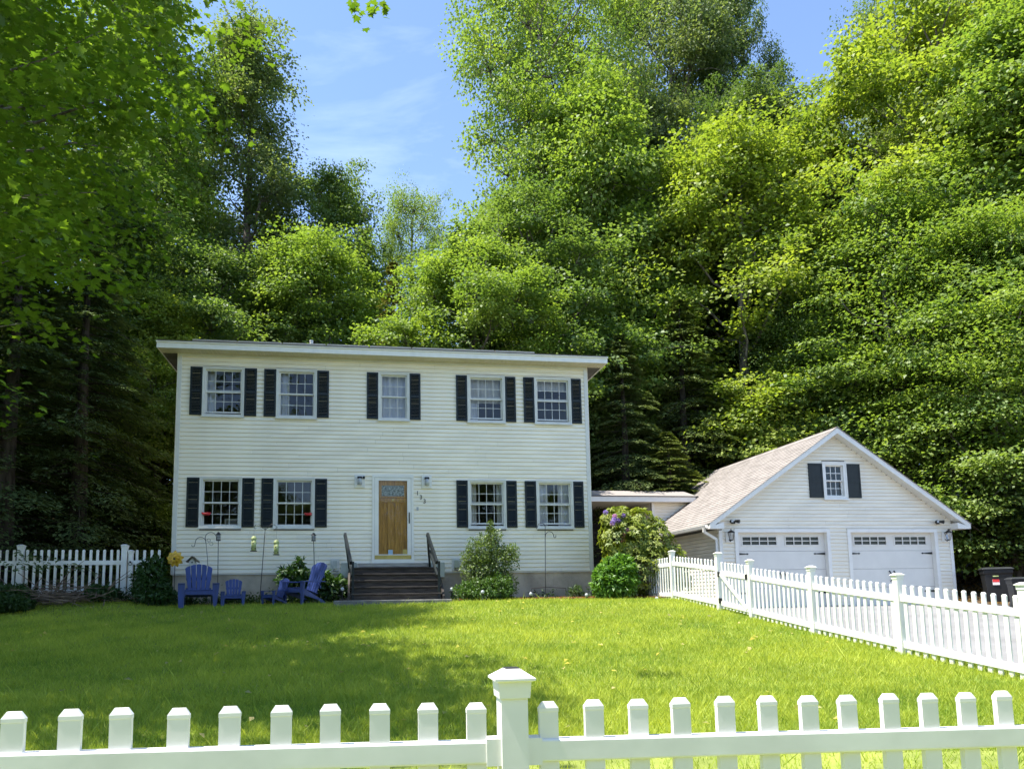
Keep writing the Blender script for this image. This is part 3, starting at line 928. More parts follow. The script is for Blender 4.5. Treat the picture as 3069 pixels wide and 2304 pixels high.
# garage doors
for a, b in gd:
    tr = MB()
    tr.box(a, a + 0.10, -0.045, 0.10, GF + 0.01, gz1 - 0.101)
    tr.box(b - 0.10, b, -0.045, 0.10, GF + 0.01, gz1 - 0.101)
    tr.box(a, b, -0.046, 0.10, gz1 - 0.10, gz1)
    tr.build('door_trim', M['white'], garage)
    w = b - a - 0.2
    zt = gz1 - 0.1
    hgt = zt - GF - 0.012
    ph = hgt / 4
    lf = MB()
    for k in range(4):
        z0 = GF + 0.012 + k * ph
        if k < 3:
            lf.box(a + 0.101, b - 0.101, 0.10, 0.14, z0 + 0.003, z0 + ph - 0.003)
    leaf = lf.build('garage_door', M['gdoor'], garage, bevel=0.004)
    MB().box(a + 0.105, b - 0.105, 0.1, 0.12, GF - 0.01, GF + 0.013).build('bottom_seal', M['black'], leaf)
    # top panel with two window strips
    z0 = GF + 0.012 + 3 * ph
    tp = MB()
    ws = [(a + 0.1 + w * 0.07, a + 0.1 + w * 0.455), (a + 0.1 + w * 0.555, a + 0.1 + w * 0.935)]
    wz = (z0 + 0.17, z0 + 0.40)
    wall_with_holes(tp, a + 0.101, b - 0.101, z0 + 0.003, zt, [(p, q, *wz) for p, q in ws], 0.10, 0.14)
    tp.build('top_panel', M['gdoor'], leaf)
    for p, q in ws:
        fr = ring(q - p + 0.05, wz[1] - wz[0] + 0.05, 0.032, 0.085, 0.12)
        cw_ = (q - p + 0.05 - 0.064) / 4
        rh = (wz[1] - wz[0] + 0.05 - 0.064) / 2
        for i in range(1, 4): fr.box(0.032 + i * cw_ - 0.011, 0.032 + i * cw_ + 0.011, 0.09, 0.118, 0.032, wz[1] - wz[0] + 0.018)
        fr.box(0.032, q - p + 0.018, 0.0905, 0.1175, 0.032 + rh - 0.011, 0.032 + rh + 0.011)
        fr.build('window_grid', M['gdoor'], leaf, (p - 0.025, 0, wz[0] - 0.025))
        pmn = MB().box(0, cw_, 0.119, 0.123, 0, rh).mesh('pane', M['darkglass'])
        for i in range(4):
            for j in range(2):
                put('pane', pmn, leaf, (p + 0.007 + i * cw_, 0, wz[0] + 0.007 + j * rh))
    for (x0, sg) in ((a + 0.105, 1), (b - 0.105, -1)):
        for zz in (GF + 0.012 + 2.85 * ph, GF + 0.012 + 0.75 * ph):
            pr = [(x0, zz - 0.03), (x0 + sg * 0.05, zz - 0.03), (x0 + sg * 0.28, zz - 0.012), (x0 + sg * 0.31, zz - 0.025), (x0 + sg * 0.35, zz), (x0 + sg * 0.31, zz + 0.025), (x0 + sg * 0.28, zz + 0.012), (x0 + sg * 0.05, zz + 0.03), (x0, zz + 0.03)]
            MB().prism(pr[::sg], 0.088, 0.0995, 'y').build('strap_hinge', M['black'], leaf)
    for sg in (-1, 1):
        xc = (a + b) / 2 + sg * 0.07
        MB().tube([(xc, 0.098, GF + 0.68), (xc + 0.01, 0.07, GF + 0.72), (xc + 0.035, 0.06, GF + 0.80), (xc - 0.01, 0.06, GF + 0.92), (xc - 0.02, 0.098, GF + 0.98)], [0.018, 0.012, 0.013, 0.012, 0.022], 6).build('handle', M['black'], leaf)

def garage_pt(u, v, z): return house_pt(GU + u, GV + v, z)
def coach_lamp(u, z, label):
    t = thing('coach_lantern', label, 'lantern', garage_pt(u, -0.03, z), ANG, 'coach lanterns on the garage')
    MB().box(-0.09, 0.09, -0.02, 0.0, -0.16, 0.13).build('mounting_block', M['white'], t, bevel=0.005)
    MB().tube([(0, -0.02, -0.08), (0, -0.08, -0.13), (0, -0.15, -0.10)], 0.014).build('bracket', M['black'], t)
    cg = MB()
    for k in range(6):
        a = k * math.pi / 3 + 0.3
        cg.tube([(0.045 * math.cos(a), -0.15 + 0.045 * math.sin(a), -0.10), (0.085 * math.cos(a), -0.15 + 0.085 * math.sin(a), 0.10)], 0.006, 4)
    cg.lathe([(0.0, -0.12), (0.05, -0.11), (0.05, -0.09), (0.0, -0.09)], 6, (0, -0.15, 0))
    cg.build('cage', M['black'], t)
    MB().lathe([(0.04, -0.09), (0.078, 0.095), (0.0, 0.095)], 6, (0, -0.15, 0)).build('glass', M['glassdoor'], t)
    MB().lathe([(0.115, 0.10), (0.095, 0.125), (0.04, 0.16), (0.012, 0.175), (0.012, 0.21), (0.0, 0.215)], 6, (0, -0.15, 0)).build('cap', M['black'], t)
coach_lamp(0.27, 1.66, 'black coach lantern at the left end of the garage front')
coach_lamp(6.93, 1.66, 'black coach lantern at the right end of the garage front')
def flood(u, z, label):
    t = thing('flood_light', label, 'flood light', garage_pt(u, -0.03, z), ANG, 'twin flood lights under the garage roof')
    MB().box(-0.04, 0.04, -0.06, 0.0, -0.04, 0.04).build('base', M['black'], t, bevel=0.008)
    for s in (-1, 1):
        MB().lathe([(0.03, -0.07), (0.045, 0.0), (0.055, 0.05), (0.0, 0.05)], 10).build('lamp_head', M['black'], t, (s * 0.085, -0.1, 0.02), (R_(100), 0, R_(s * 35)))
    MB().box(-0.135, -0.075, -0.17, -0.165, -0.01, 0.05).build('lens', M['lampglass'], t)
flood(0.42, 2.06, 'twin flood light under the left slope of the garage gable')
flood(6.72, 2.06, 'twin flood light under the right slope of the garage gable')

# ------------------------------------------------------------------ covered walkway between house and garage
BV = 4.85
bz = thing('breezeway', 'flat shingled walkway roof linking the house and the garage', 'breezeway', house_pt(HW, BV, 0), ANG)
bl = 15.77 - HW
MB().prism([(-0.05, 3.375), (1.1, 3.72), (2.6, 3.36), (2.6, 3.30), (-0.05, 3.30)], 0.035, bl, 'x').build('roof', M['shingle'], bz)
MB().box(0.035, bl - 0.12, -0.075, -0.05, 3.19, 3.36).build('fascia', M['white'], bz)
MB().box(0.035, bl - 0.2, -0.049, 2.6, 3.185, 3.2).build('soffit', M['soffit'], bz)
MB().prism([(-0.09, 3.355), (-0.09, 3.385), (0.0, 3.405), (0.0, 3.375)], 0.035, bl, 'x').build('shingle_edge', M['shingledark'], bz)
bw = 14.20 - HW
MB().box(bw, bl + 0.2, 0.22, 0.30, GF, 3.184).build('wall', M['interior'], bz)
for i in range(12):
    siding_board(bz, bw + 0.08, bl + 0.15, 3.08 - i * 0.1016, 0.1016, 0.219)
MB().box(bw - 0.004, bw + 0.08, 0.18, 0.219, GF, 3.184).build('corner_board', M['white'], bz)
MB().box(bw, bw + 0.08, 0.301, 1.15, GF, 3.183).build('side_wall', M['siding'], bz)
MB().box(bw - 0.03, bw + 0.08, 1.151, 1.25, GF, 3.183).build('door_post', M['orange'], bz)
MB().box(bw - 0.75, bw - 0.031, 1.20, 1.24, GF, 2.95).build('side_door', M['orange'], bz)
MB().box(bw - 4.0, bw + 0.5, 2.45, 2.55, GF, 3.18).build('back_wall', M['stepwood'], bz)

# ------------------------------------------------------------------ picket fences
PW, PT = 0.057, 0.018
def picket_mesh(h):
    """hollow vinyl picket: box with a bevelled dog-ear cap; origin at ground, height h"""
    mb = MB()
    w, t = PW / 2, PT / 2
    lv = [(w, t, 0.0), (w, t, h - 0.030), (w + 0.001, t + 0.001, h - 0.028), (w + 0.001, t + 0.001, h - 0.018), (w * 0.62, t * 0.55, h)]
    vs = []
    for a, b, z in lv: vs += [(-a, -b, z), (a, -b, z), (a, b, z), (-a, b, z)]
    fs = [(3, 2, 1, 0)]
    for i in range(len(lv) - 1):
        for k in range(4):
            k2 = (k + 1) % 4
            fs.append((i * 4 + k, i * 4 + k2, i * 4 + 4 + k2, i * 4 + 4 + k))
    m = 4 * (len(lv) - 1)
    fs.append((m, m + 1, m + 2, m + 3))
    return mb.add(vs, fs).mesh('picket', M['vinyl'])

def post_parts(h, w=0.1, solar=False):
    p = MB().box(-w / 2, w / 2, -w / 2, w / 2, -0.25, h - 0.06).mesh('post', M['vinyl'])
    c = MB()
    e = w / 2
    def lev(r, z): return [(-r, -r, z), (r, -r, z), (r, r, z), (-r, r, z)]
    L = [lev(e + .006, h - .082), lev(e + .010, h - .036), lev(e + .021, h - .031), lev(e + .021, h - .025), lev(e * .55, h)]
    vs = sum(L, [])
    fs = [(3, 2, 1, 0)]
    for i in range(4):
        for k in range(4):
            k2 = (k + 1) % 4
            fs.append((i * 4 + k, i * 4 + k2, i * 4 + 4 + k2, i * 4 + 4 + k))
    fs.append((16, 17, 18, 19))
    c.add(vs, fs)
    return p, c.mesh('post_cap', M['vinyl'])

_pk = {}
def pmesh(h):
    h = round(h, 3)
    if h not in _pk: _pk[h] = picket_mesh(h)
    return _pk[h]

def add_post(parent, org, X, Y, h, ang, w=0.1, solar=False, zb=None):
    key = ('post', h, w)
    if key not in _pk: _pk[key] = post_parts(h, w)
    z = gz(X, Y) if zb is None else zb
    p = put('post', _pk[key][0], parent, (X - org[0], Y - org[1], z - org[2]), (0, 0, ang))
    put('post_cap', _pk[key][1], p)
    if solar:
        MB().box(-w * .26, w * .26, -w * .26, w * .26, h, h + 0.003).build('solar_cell', M['binlid'], p)
    return p

def add_section(parent, org, A, B, pitch, top=0.93, r1=(0.70, 0.79), r2=(0.09, 0.18), postw=0.1, zA=None, zB=None, n=None, bottom=0.02, rt=0.044):
    A, B = Vector(A), Vector(B)
    d = (B - A)
    Ld = d.length
    dn = d / Ld
    ang = math.atan2(dn.y, dn.x)
    z0 = gz(A.x, A.y) if zA is None else zA
    z1 = gz(B.x, B.y) if zB is None else zB
    for (a, b) in (r1, r2):
        mb = MB()
        sd = Vector((-dn.y, dn.x)) * rt / 2
        vs = []
        e = postw / 2 - 0.004
        for (P, z, s) in ((A, z0, 1), (B, z1, -1)):
            Pq = P + dn * s * e
            for k, zz in ((-1, a), (1, a), (1, b), (-1, b)):
                q = Pq + sd * k
                vs.append((q.x - org[0], q.y - org[1], z + zz - org[2]))
        mb.add(vs, [(0, 1, 2, 3), (7, 6, 5, 4), (0, 4, 5, 1), (1, 5, 6, 2), (2, 6, 7, 3), (3, 7, 4, 0)])
        mb.build('rail', M['vinyl'], parent, bevel=0.006)
    inner = Ld - postw
    if n is None: n = max(1, int(round(inner / pitch)) - 0)
    p = inner / n
    me = pmesh(top - bottom)
    pr_ = random.Random(int(abs(A.x * 1000 + A.y * 77)))
    for i in range(n):
        q = A + dn * (postw / 2 + (i + 0.5) * p)
        z = z0 + (z1 - z0) * (q - A).length / Ld
        put('picket', me, parent, (q.x - org[0], q.y - org[1], z + bottom - org[2] + pr_.uniform(-0.003, 0.002)), (pr_.uniform(-.006, .006), pr_.uniform(-.006, .006), ang + pr_.uniform(-.02, .02)))

# front fence, in the foreground
FA = R_(8.64)
FD = Vector((math.cos(FA), math.sin(FA)))
FP = Vector((0.125, 2.23))
fz = -1.19
ff = thing('picket_fence', 'white vinyl picket fence crossing the foreground with one capped post', 'fence', (FP.x, FP.y, fz), 0, 'white picket fences around the yard')
org = (FP.x, FP.y, fz)
add_post(ff, org, FP.x, FP.y, 1.08, FA, 0.078, True, fz)
FH = 0.985
for s in (-1, 1):
    Q = FP + FD * s * 2.03
    add_post(ff, org, Q.x, Q.y, 1.08, FA, 0.078, True, fz - s * 0.03)
    A, B = (Q, FP) if s < 0 else (FP, Q)
    add_section(ff, org, A, B, 0.1386, FH, (0.812, 0.876), (0.1, 0.165), 0.078, fz + (0.03 if s < 0 else 0), fz - (0.03 if s > 0 else 0), n=14)
    for (pp, e) in ((FP + FD * s * 0.06, 0),):
        cl_ = MB()
        cl_.box(-0.022, 0.022, -0.027, 0.027, 0.806, 0.882)
        cl_.build('rail_bracket', M['vinyl'], ff, (pp.x - org[0], pp.y - org[1], -s * 0.001), (0, 0, FA))
    for k in (1,):
        Q2 = Q + FD * s * 2.03
        add_post(ff, org, Q2.x, Q2.y, 1.08, FA, 0.078, True, fz - s * 0.06)
        A, B = (Q2, Q) if s < 0 else (Q, Q2)
        add_section(ff, org, A, B, 0.1386, FH, (0.812, 0.876), (0.1, 0.165), 0.078, fz + (0.06 if s < 0 else -0.03), fz + (0.03 if s < 0 else -0.06), n=14)

# fence beside the driveway
PY = [8.06, 9.93, 11.80, 13.62, 14.80, 16.95]
PP = [Vector((fence_x(y), y)) for y in PY]
SAN = math.atan2(PP[1].y - PP[0].y, PP[1].x - PP[0].x)
sf_ = thing('picket_fence', 'white picket fence running from the gate down along the driveway', 'fence', (PP[1].x, PP[1].y, gz(*PP[1])), 0, 'white picket fences around the yard')
org = (PP[1].x, PP[1].y, gz(*PP[1]))
front = [Vector((fence_x(y), y)) for y in (4.32, 6.19)] + PP[:4]
for p in front: add_post(sf_, org, p.x, p.y, 1.08, SAN, 0.09)
for a, b in zip(front, front[1:]): add_section(sf_, org, a, b, 0.137, 0.93, n=13)

gt = thing('fence_gate', 'narrow white picket gate with diagonal brace and black hinges', 'gate', (PP[3].x, PP[3].y, gz(*PP[3])), 0)
org = (PP[3].x, PP[3].y, gz(*PP[3]))
gA, gB = PP[3] + (PP[4] - PP[3]) * 0.06, PP[4] - (PP[4] - PP[3]) * 0.06
add_section(gt, org, gA, gB, 0.13, 0.97, (0.70, 0.79), (0.10, 0.19), 0.03, n=8, bottom=0.06)
zA_, zB_ = gz(*gA), gz(*gB)
MB().bar((gA.x - .03 - org[0], gA.y + 0.06 - org[1], zA_ + .16 - org[2]), (gB.x - .03 - org[0], gB.y - .06 - org[1], zB_ + .72 - org[2]), 0.022, 0.055).build('brace', M['vinyl'], gt)
for hz in (0.20, 0.72):
    MB().box(-0.03, 0.02, -0.05, 0.05, hz - 0.05, hz + 0.05).build('hinge', M['black'], gt, (gB.x - .025 - org[0], gB.y + .03 - org[1], zB_ - org[2]))
MB().box(-0.03, 0.02, -0.03, 0.05, 0.70, 0.80).build('latch', M['black'], gt, (gA.x - .025 - org[0], gA.y - .02 - org[1], zA_ - org[2]))

kf = thing('picket_fence', 'white picket fence from the driveway gate past the rhododendron towards the walkway', 'fence', (PP[5].x, PP[5].y, gz(*PP[5])), 0, 'white picket fences around the yard')
org = (PP[5].x, PP[5].y, gz(*PP[5]))
add_post(kf, org, PP[4].x, PP[4].y, 1.16, SAN, 0.1)
add_post(kf, org, PP[5].x, PP[5].y, 1.13, SAN, 0.1)
add_section(kf, org, PP[4], PP[5], 0.137, 1.0, (0.78, 0.87), (0.10, 0.19), n=14)
for ya, yb in ((16.95, 19.0), (19.0, 21.0)):
    a_, b_ = Vector((fence_x(ya), ya)), Vector((fence_x(yb), yb))
    add_section(kf, org, a_, b_, 0.137, 0.98, (0.76, 0.85), (0.08, 0.17), zA=gz(*PP[5]), zB=gz(*PP[5]))
    add_post(kf, org, b_.x, b_.y, 1.10, SAN, 0.1, zb=gz(*PP[5]))

# fence on the left of the house, with its own gate
lv_ = -0.45
lp = [Vector(house_pt(u, lv_)[:2]) for u in (-5.38, -3.16, -0.94)]
lf = thing('picket_fence', 'shaded white picket fence running left from the side gate', 'fence', (lp[2].x, lp[2].y, 0), 0, 'white picket fences around the yard')
org = (lp[2].x, lp[2].y, 0)
for p in lp: add_post(lf, org, p.x, p.y, 1.25, ANG, 0.12, zb=0.17)
for a, b in zip(lp, lp[1:]): add_section(lf, org, a, b, 0.147, 1.13, (0.78, 0.88), (0.12, 0.22), 0.13, 0.17, 0.17)
lq = [Vector(house_pt(u, lv_)[:2]) for u in (-5.38, -7.6, -9.82)]
for p in lq[1:]: add_post(lf, org, p.x, p.y, 1.25, ANG, 0.12, zb=0.17)
for a, b in zip(lq[1:], lq): add_section(lf, org, a, b, 0.147, 1.13, (0.78, 0.88), (0.12, 0.22), 0.13, 0.17, 0.17)
ga, gb = Vector(house_pt(-0.80, lv_)[:2]), Vector(house_pt(-0.06, lv_ + 0.02)[:2])
lg = thing('fence_gate', 'shaded white picket gate with black ring latch at the left house corner', 'gate', (ga.x, ga.y, 0), 0)
org = (ga.x, ga.y, 0)
add_post(lg, org, ga.x, ga.y, 1.14, ANG, 0.09, zb=0.15)
add_section(lg, org, ga, gb, 0.15, 1.12, (0.78, 0.88), (0.12, 0.22), 0.09, 0.17, 0.17)
t_ = MB().tube([(0.035 * math.cos(a), -0.055, 0.035 * math.sin(a)) for a in np.linspace(0, 6.28, 13)], 0.007, 5)
t_.box(-0.02, 0.02, -0.055, -0.04, 0.02, 0.06)
t_.build('ring_latch', M['black'], lg, (0, 0, 0.97), (0, 0, ANG))

# ------------------------------------------------------------------ foliage makers
def leaf_quads(C, T, Nn, L, W, fold=0.12):
    """rhombic folded leaves: centres C, tip direction T, normal Nn"""
    S = unit(np.cross(Nn, T))
    N2 = np.cross(T, S)
    L = np.asarray(L)[:, None]
    W = np.asarray(W)[:, None]
    V = np.stack([C - T * L * 0.5, C + S * W * 0.5 + N2 * L * fold - T * L * 0.05, C + T * L * 0.5 - N2 * L * 0.1, C - S * W * 0.5 + N2 * L * fold - T * L * 0.05], 1).reshape(-1, 3)
    n = len(C)
    F = np.arange(n * 4).reshape(n, 4)
    return V, F

PROF = {
    'oval': lambda t: np.power(np.clip(np.sin(np.pi * np.clip(0.06 + 0.9 * t, 0, 1)), 0, 1), 0.65),
    'maple': lambda t: 1.25 * np.power(t + 0.06, 0.35) * np.power(np.clip(1.02 - t, 0, 1), 0.55),
    'spire': lambda t: np.power(np.clip(1.03 - t, 0, 1), 0.8) * (0.8 + 0.2 * np.minimum(1, t * 6)),
    'vase': lambda t: 0.45 + 0.6 * np.sin(np.pi * np.clip(0.15 + 0.72 * t, 0, 1)),
}

def limb_pts(a, b, sag, rng, n=4):
    a, b = np.array(a, float), np.array(b, float)
    out = []
    for i in range(n + 1):
        t = i / n
        p = a * (1 - t) + b * t
        p[2] += sag * 4 * t * (1 - t) * np.linalg.norm(b - a)
        if 0 < i < n: p += rng.normal(0, 0.03, 3) * np.linalg.norm(b - a)
        out.append(p)
    return out

def broadleaf(name, seed, H, cb, R, prof, nlobe=14, nclump=330, nleaf=150, leaf=(0.15, 0.12), clump=0.75, flat=0.5, up=0.8, lobe=0.36, droop=0.25, twigs=0.5, inner=0.18, streak=0.2):
    rng = np.random.default_rng(seed)
    ch = H - cb
    f = PROF[prof]
    # big lobes spread through the envelope
    lob, lr = [], []
    for i in range(nlobe):
        t = (i + rng.uniform(0.2, 0.8)) / nlobe
        a = i * 2.39996 + rng.uniform(-0.5, 0.5)
        rr_ = R * float(f(np.array(t)))
        q = rr_ * rng.uniform(0.45, 0.78)
        lob.append((q * math.cos(a), q * math.sin(a), cb + ch * t * 0.96))
        lr.append(max(0.45, lobe * R * rng.uniform(0.55, 1.3) * (0.55 + 0.45 * rr_ / R)))
    lob.append((0, 0, cb + ch * 0.93)); lr.append(lobe * R * 0.7)
    lob, lr = np.array(lob), np.array(lr)
    w = lr ** 2
    k = rng.choice(len(lob), nclump, p=w / w.sum())
    dr = unit(rng.normal(0, 1, (nclump, 3)) + np.array([0, 0, 0.35]))
    outw = unit(lob[k] * np.array([1, 1, 0]) + 1e-4)
    dr = unit(dr + outw * 0.45)
    rad = np.where(rng.random(nclump) < inner, rng.uniform(0.2, 0.7, nclump), rng.uniform(0.62, 1.22, nclump) + 0.25 * (rng.random(nclump) < 0.12))
    cc = lob[k] + dr * (lr[k] * rad)[:, None] * np.array([1, 1, 0.9]) + rng.normal(0, 0.10 * R, (nclump, 3)) * np.array([1, 1, 0.8])
    cs = clump * rng.uniform(0.6, 1.35, nclump)
    ctint = np.clip(rng.normal(0.5, 0.22, nclump), 0, 1)
    # leaves
    n = nclump * nleaf
    ci = np.repeat(np.arange(nclump), nleaf)
    g = rng.normal(0, 1, (n, 3))
    g = g / np.maximum(1, np.linalg.norm(g, axis=1, keepdims=True) / 1.7)
    off = g * np.array([0.62, 0.62, 0.62 * flat]) * cs[ci][:, None]
    off[:, 2] -= droop * (off[:, 0] ** 2 + off[:, 1] ** 2) / np.maximum(cs[ci], 0.2)
    off += dr[ci] * (rng.normal(0, 0.3, n) * cs[ci])[:, None] + np.array([0, 0, 1.0]) * (np.abs(rng.normal(0, streak, n)) * cs[ci])[:, None]
    C = cc[ci] + off
    o2 = unit(off * np.array([1, 1, 0.3]) + dr[ci] * 0.4 * cs[ci][:, None] + rng.normal(0, 0.25, (n, 3)) * cs[ci][:, None])
    T = unit(o2 + np.array([0, 0, -0.35]) + rng.normal(0, 0.35, (n, 3)))
    Nn = unit(np.array([0, 0, up]) + dr[ci] * 0.45 + rng.normal(0, 0.5, (n, 3)))
    s = rng.uniform(0.65, 1.3, n)
    V, F = leaf_quads(C, T, Nn, leaf[0] * s, leaf[1] * s)
    tint = np.clip(ctint[ci] + rng.normal(0, 0.16, n), 0, 1)
    crown = np_mesh(name + '_crown', V, F, M['leaf'], np.repeat(tint, 4))
    # wood
    mb = MB()
    tr = max(0.13, H * 0.0135)
    lean = rng.normal(0, 0.02 * H, 2)
    top = H * 0.9
    pts, rad_ = [], []
    for i in range(9):
        t = i / 8
        pts.append((lean[0] * t * t + rng.normal(0, 0.05), lean[1] * t * t + rng.normal(0, 0.05), top * t - (0.3 if i == 0 else 0)))
        rad_.append(tr * (1.35 if i == 0 else 1) * (1 - 0.9 * t) + 0.02)
    mb.tube(pts, rad_, 8)
    P = np.array(pts)
    for i in range(len(lob)):
        zz = max(cb * 0.8, lob[i][2] - np.linalg.norm(lob[i][:2]) * rng.uniform(0.6, 1.0))
        zz = min(zz, top * 0.93)
        st = np.array([np.interp(zz, P[:, 2], P[:, 0]), np.interp(zz, P[:, 2], P[:, 1]), zz])
        lp_ = limb_pts(st, lob[i], -0.06, rng, 4)
        r0 = tr * (1 - 0.85 * zz / top) * 0.5 + 0.012
        mb.tube(lp_, list(np.linspace(r0, 0.02, 5)), 5)
        idx = np.where(k == i)[0]
        for j in idx[:int(len(idx) * twigs)]:
            mb.tube(limb_pts(lob[i] * 0.85 + lp_[2] * 0.15, cc[j], 0.05, rng, 2), [0.022, 0.014, 0.006], 3)
    wood = mb.mesh(name + '_trunk', M['bark'], True)
    return wood, crown

def conifer(name, seed, H, R, cb=0.6, levels=46, per=6, nleaf=150, leaf=(0.13, 0.045), droop=0.35, power=0.75):
    rng = np.random.default_rng(seed)
    mb = MB()
    mb.tube([(0, 0, -0.3), (0.03, 0, H * 0.3), (0, 0.04, H * 0.6), (0, 0, H)], [H * 0.016 + 0.05, H * 0.012 + 0.03, H * 0.007 + 0.02, 0.01], 8)
    Cs, Ts, Ns, ti = [], [], [], []
    for l in range(levels):
        t = (l + rng.uniform(0, 1)) / levels
        z = cb + (H - cb) * t
        for b in range(per):
            a = rng.uniform(0, 6.283)
            Lb = R * (1 - t) ** power * rng.uniform(0.55, 1.15) + 0.12
            dirv = np.array([math.cos(a), math.sin(a), 0])
            side = np.array([-dirv[1], dirv[0], 0])
            rise = rng.uniform(-0.05, 0.25)
            m = max(18, int(nleaf * (0.25 + 0.75 * Lb / R)))
            s = np.sqrt(rng.uniform(0.02, 1, m))
            wv = 0.34 * Lb * np.sqrt(np.clip(1.08 - s, 0, 1)) + 0.06
            lat = rng.uniform(-1, 1, m) * wv
            zz = z + rise * Lb * s - droop * Lb * s ** 2 - 0.22 * np.abs(lat) + rng.normal(0, 0.025, m)
            C = dirv * (Lb * s)[:, None] + side * lat[:, None]
            C[:, 2] = zz
            T = unit(dirv * 1.0 + side * (np.sign(lat) * rng.uniform(0.2, 1.1, m))[:, None] + np.array([0, 0, -0.35]) + rng.normal(0, 0.2, (m, 3)))
            Nn = unit(np.array([0, 0, 1.0]) + dirv * 0.2 + rng.normal(0, 0.35, (m, 3)))
            Cs.append(C); Ts.append(T); Ns.append(Nn)
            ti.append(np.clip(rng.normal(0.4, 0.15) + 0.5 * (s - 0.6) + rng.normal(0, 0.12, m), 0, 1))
            if b % 2 == 0 and Lb > 0.5:
                q = [(dirv * Lb * x) + np.array([0, 0, z + rise * Lb * x - droop * Lb * x * x]) for x in (0, 0.5, 0.95)]
                mb.tube(q, [0.012 + 0.008 * Lb, 0.012, 0.004], 4)
    C, T, Nn, ti = np.concatenate(Cs), np.concatenate(Ts), np.concatenate(Ns), np.concatenate(ti)
    s = rng.uniform(0.7, 1.35, len(C))
    V, F = leaf_quads(C, T, Nn, leaf[0] * s, leaf[1] * s, 0.05)
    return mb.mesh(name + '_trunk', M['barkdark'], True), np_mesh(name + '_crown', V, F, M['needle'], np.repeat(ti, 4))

KIND = {}
KIND['maple'] = (broadleaf('maple', 1, 16, 3.2, 4.2, 'maple', 44, 700, 135, (0.125, 0.105), 0.66, 0.28, up=0.95, lobe=0.24, streak=0.06), 16, 4.2)
KIND['maple2'] = (broadleaf('maple2', 2, 17, 3.0, 4.4, 'oval', 46, 720, 132, (0.125, 0.105), 0.64, 0.32, up=0.9, lobe=0.24, streak=0.08), 17, 4.4)
KIND['tall'] = (broadleaf('tall', 3, 24, 6.0, 4.4, 'oval', 52, 720, 135, (0.135, 0.092), 0.6, 0.65, lobe=0.23, droop=0.3), 24, 4.4)
KIND['spirebroad'] = (broadleaf('spirebroad', 9, 24, 4.5, 4.4, 'spire', 54, 700, 132, (0.135, 0.092), 0.58, 0.65, lobe=0.22, droop=0.3), 24, 4.4)
KIND['airy'] = (broadleaf('airy', 4, 26, 7.0, 4.2, 'vase', 36, 560, 84, (0.135, 0.10), 0.68, 0.8, up=0.4, lobe=0.28, twigs=0.9, inner=0.1), 26, 4.2)
KIND['beech'] = (broadleaf('beech', 5, 14, 1.2, 4.4, 'maple', 34, 430, 175, (0.125, 0.083), 0.92, 0.15, up=1.2, lobe=0.28, droop=0.2, streak=0.0), 14, 4.4)
KIND['hemlock'] = (conifer('hemlock', 6, 12, 2.6, levels=60, nleaf=210, leaf=(0.12, 0.042), droop=0.45), 12, 2.6)
KIND['spruce'] = (conifer('spruce', 7, 18, 2.6, levels=56, droop=0.2, nleaf=130, leaf=(0.15, 0.05)), 18, 2.6)
KIND['under'] = (broadleaf('under', 8, 6, 0.5, 2.6, 'maple', 12, 220, 90, (0.15, 0.12), 0.6, 0.35, up=1.2, lobe=0.4), 6, 2.6)

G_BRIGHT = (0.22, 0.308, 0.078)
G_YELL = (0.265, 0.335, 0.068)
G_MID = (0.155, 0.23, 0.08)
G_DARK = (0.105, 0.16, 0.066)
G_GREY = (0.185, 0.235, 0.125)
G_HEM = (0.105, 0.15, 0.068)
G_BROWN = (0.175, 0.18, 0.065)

def tree(kind, X, Y, H, Rr, color, label, name=None, rz=None, group='trees of the wood behind the house', cat='tree', zoff=0.0):
    (wood, crown), h0, r0 = KIND[kind]
    nm = name or {'hemlock': 'hemlock_tree', 'spruce': 'spruce_tree', 'beech': 'beech_tree', 'under': 'sapling'}.get(kind, 'maple_tree' if 'maple' in kind else 'deciduous_tree')
    t = thing(nm, label, cat, (X, Y, gz(X, Y) - 0.1 + zoff), rz if rz is not None else (X * 1.7 + Y * 2.3) % 6.283, group)
    sx, sz = Rr / r0, H / h0
    put('trunk', wood, t, scale=(sx, sx, sz))
    put('crown', crown, t, scale=(sx, sx, sz), color=color)
    return t

# left of the house
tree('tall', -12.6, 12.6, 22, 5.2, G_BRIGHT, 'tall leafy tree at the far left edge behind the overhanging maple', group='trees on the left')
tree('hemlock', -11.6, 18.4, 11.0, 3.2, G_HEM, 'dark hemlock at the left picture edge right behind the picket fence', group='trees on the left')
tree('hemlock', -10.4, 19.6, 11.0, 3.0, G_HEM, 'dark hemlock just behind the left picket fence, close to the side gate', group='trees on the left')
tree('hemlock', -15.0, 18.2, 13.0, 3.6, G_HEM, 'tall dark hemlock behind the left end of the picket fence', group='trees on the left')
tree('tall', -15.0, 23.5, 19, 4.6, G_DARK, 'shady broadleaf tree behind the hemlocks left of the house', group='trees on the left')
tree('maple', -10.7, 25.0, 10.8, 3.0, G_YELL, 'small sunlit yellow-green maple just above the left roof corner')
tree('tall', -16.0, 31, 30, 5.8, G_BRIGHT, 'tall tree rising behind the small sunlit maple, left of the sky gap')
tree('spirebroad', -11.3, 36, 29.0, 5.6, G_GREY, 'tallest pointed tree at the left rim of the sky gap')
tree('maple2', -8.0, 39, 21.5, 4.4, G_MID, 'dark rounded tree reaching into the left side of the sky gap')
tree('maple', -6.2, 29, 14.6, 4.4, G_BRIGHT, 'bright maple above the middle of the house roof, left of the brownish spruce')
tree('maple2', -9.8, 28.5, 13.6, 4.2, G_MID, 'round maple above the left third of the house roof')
tree('spruce', -6.0, 43, 20.6, 2.6, G_GREY, 'grey-green spruce at the bottom of the sky gap')
